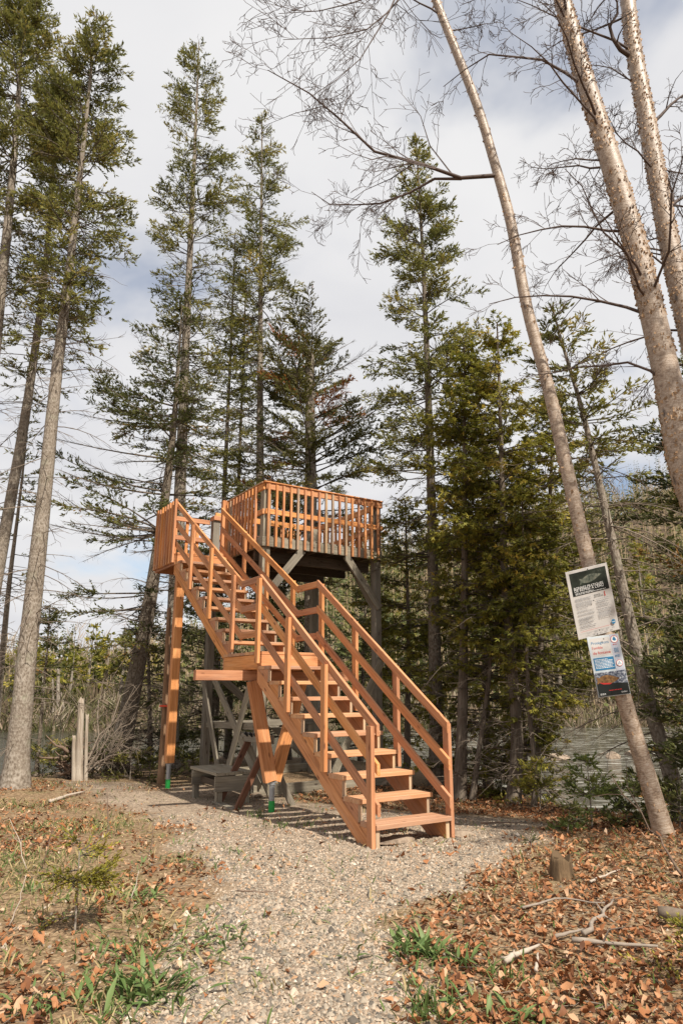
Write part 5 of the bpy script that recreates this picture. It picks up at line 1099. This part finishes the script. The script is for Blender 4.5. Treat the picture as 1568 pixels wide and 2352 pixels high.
p = gs((1290, 2022))[0]; snag('small mossy stump in the right leaf litter', [np.array([p[0], p[1], p[2] - 0.02]), np.array([p[0], p[1], p[2] + 0.08]), np.array([p[0] + 0.01, p[1], p[2] + 0.13])], 0.10, 0.065, bark('mossy_wood', (0.035, 0.024, 0.014), (0.10, 0.066, 0.038), (0.19, 0.125, 0.07), 26, 5, 0.9, (0.14, 0.105, 0.03)), 5, 'mossy_stump')
p = bp(376, 1622, 12.66); tg = ob('red_marker', board_mesh(0.19, 0.07, 0.03, M_redp, cut1=0.5), None, tuple(p - np.array([0.07, 0.0, 0])), 'small red plastic marker wedged on the split snag', 'marker')
# uprooted root plate and the fallen brush beside it
rg = np.random.default_rng(9); c = bp(150, 1758, 13.3); c[2] = H1(c[0], c[1]); A = Acc(); P = []; R = []
for i in range(60):
    d = nrm(np.array([rg.normal(-0.2, 0.7), rg.normal(0, 0.5), abs(rg.normal(0.5, 0.5))])); l = rg.uniform(0.3, 0.85); k = rg.normal(0, 0.16, (4, 3)); p0 = np.array([rg.normal(0.1, 0.1), rg.normal(0, 0.1), rg.uniform(0, 0.45)])
    l *= 0.55; P.append(np.stack([p0, p0 + d * l * 0.35 + k[0] * l * 0.5, p0 + d * l * 0.7 + k[1] * l, p0 + d * l + k[2] * l])); R.append(np.array([1, 0.75, 0.5, 0.2]) * rg.uniform(0.012, 0.05))
V, F = tubes(np.array(P), np.array(R), 5); A.add(V, F)
ob('uprooted_stump', A.mesh('uprooted_stump', M_stickd, True), None, tuple(c), 'dark uprooted root mass beside the bleached snag', 'stump')
base = bp(196, 1735, 13.1); base[2] = H1(base[0], base[1]) + 0.15
root = ob('fallen_brush', None, loc=tuple(base), label='grey leafless fallen treetop sprawling right of the bleached snag', cat='fallen tree'); FB = []; FR = []
for i in range(20):
    u, v = rg.uniform(230, 385), rg.uniform(1540, 1745); e = bp(u, v, rg.uniform(12.9, 14.0)) - base; s0 = np.array([rg.normal(0, 0.15), rg.normal(0, 0.15), rg.uniform(-0.1, 0.15)])
    Q = np.stack([s0 + (e - s0) * q + np.array([0, 0, 0.12 * math.sin(q * 3.1) * rg.normal(0.3, 0.7)]) + rg.normal(0, 0.03, 3) for q in np.linspace(0, 1, 7)]); r = rg.uniform(0.008, 0.022)
    V, F = tubes(Q[None], (r * (1 - 0.75 * np.linspace(0, 1, 7)))[None], 6); ob('limb', mesh_np('limb', V, F, smooth=True, mat=M_deadtw), root)
    for k in range(11):
        j = rg.integers(1, 6); d = nrm(nrm(Q[j + 1] - Q[j]) + rg.normal(0, 0.5, 3)); l = rg.uniform(0.15, 0.6); FB.append(np.stack([Q[j], Q[j] + d * l * 0.5, Q[j] + nrm(d + rg.normal(0, 0.3, 3)) * l])); FR.append(np.array([0.005, 0.004, 0.002]))
V, F = tubes(np.array(FB), np.array(FR), 3); ob('twigs', mesh_np('twigs', V, F, mat=M_deadtw), root, kind='stuff')
for i, (u, v, w, Y) in enumerate(((1275, 1690, 0.9, 24.5), (1405, 1690, 0.8, 25.0), (1455, 1686, 1.0, 26.0))):
    p = bp(u, v, Y); rock('river_boulder', w, w * 0.7, 0.45, (p[0], p[1], -0.88), 'pinkish boulder breaking the river surface behind the cedars', 40 + i, i, group='boulders in the river')
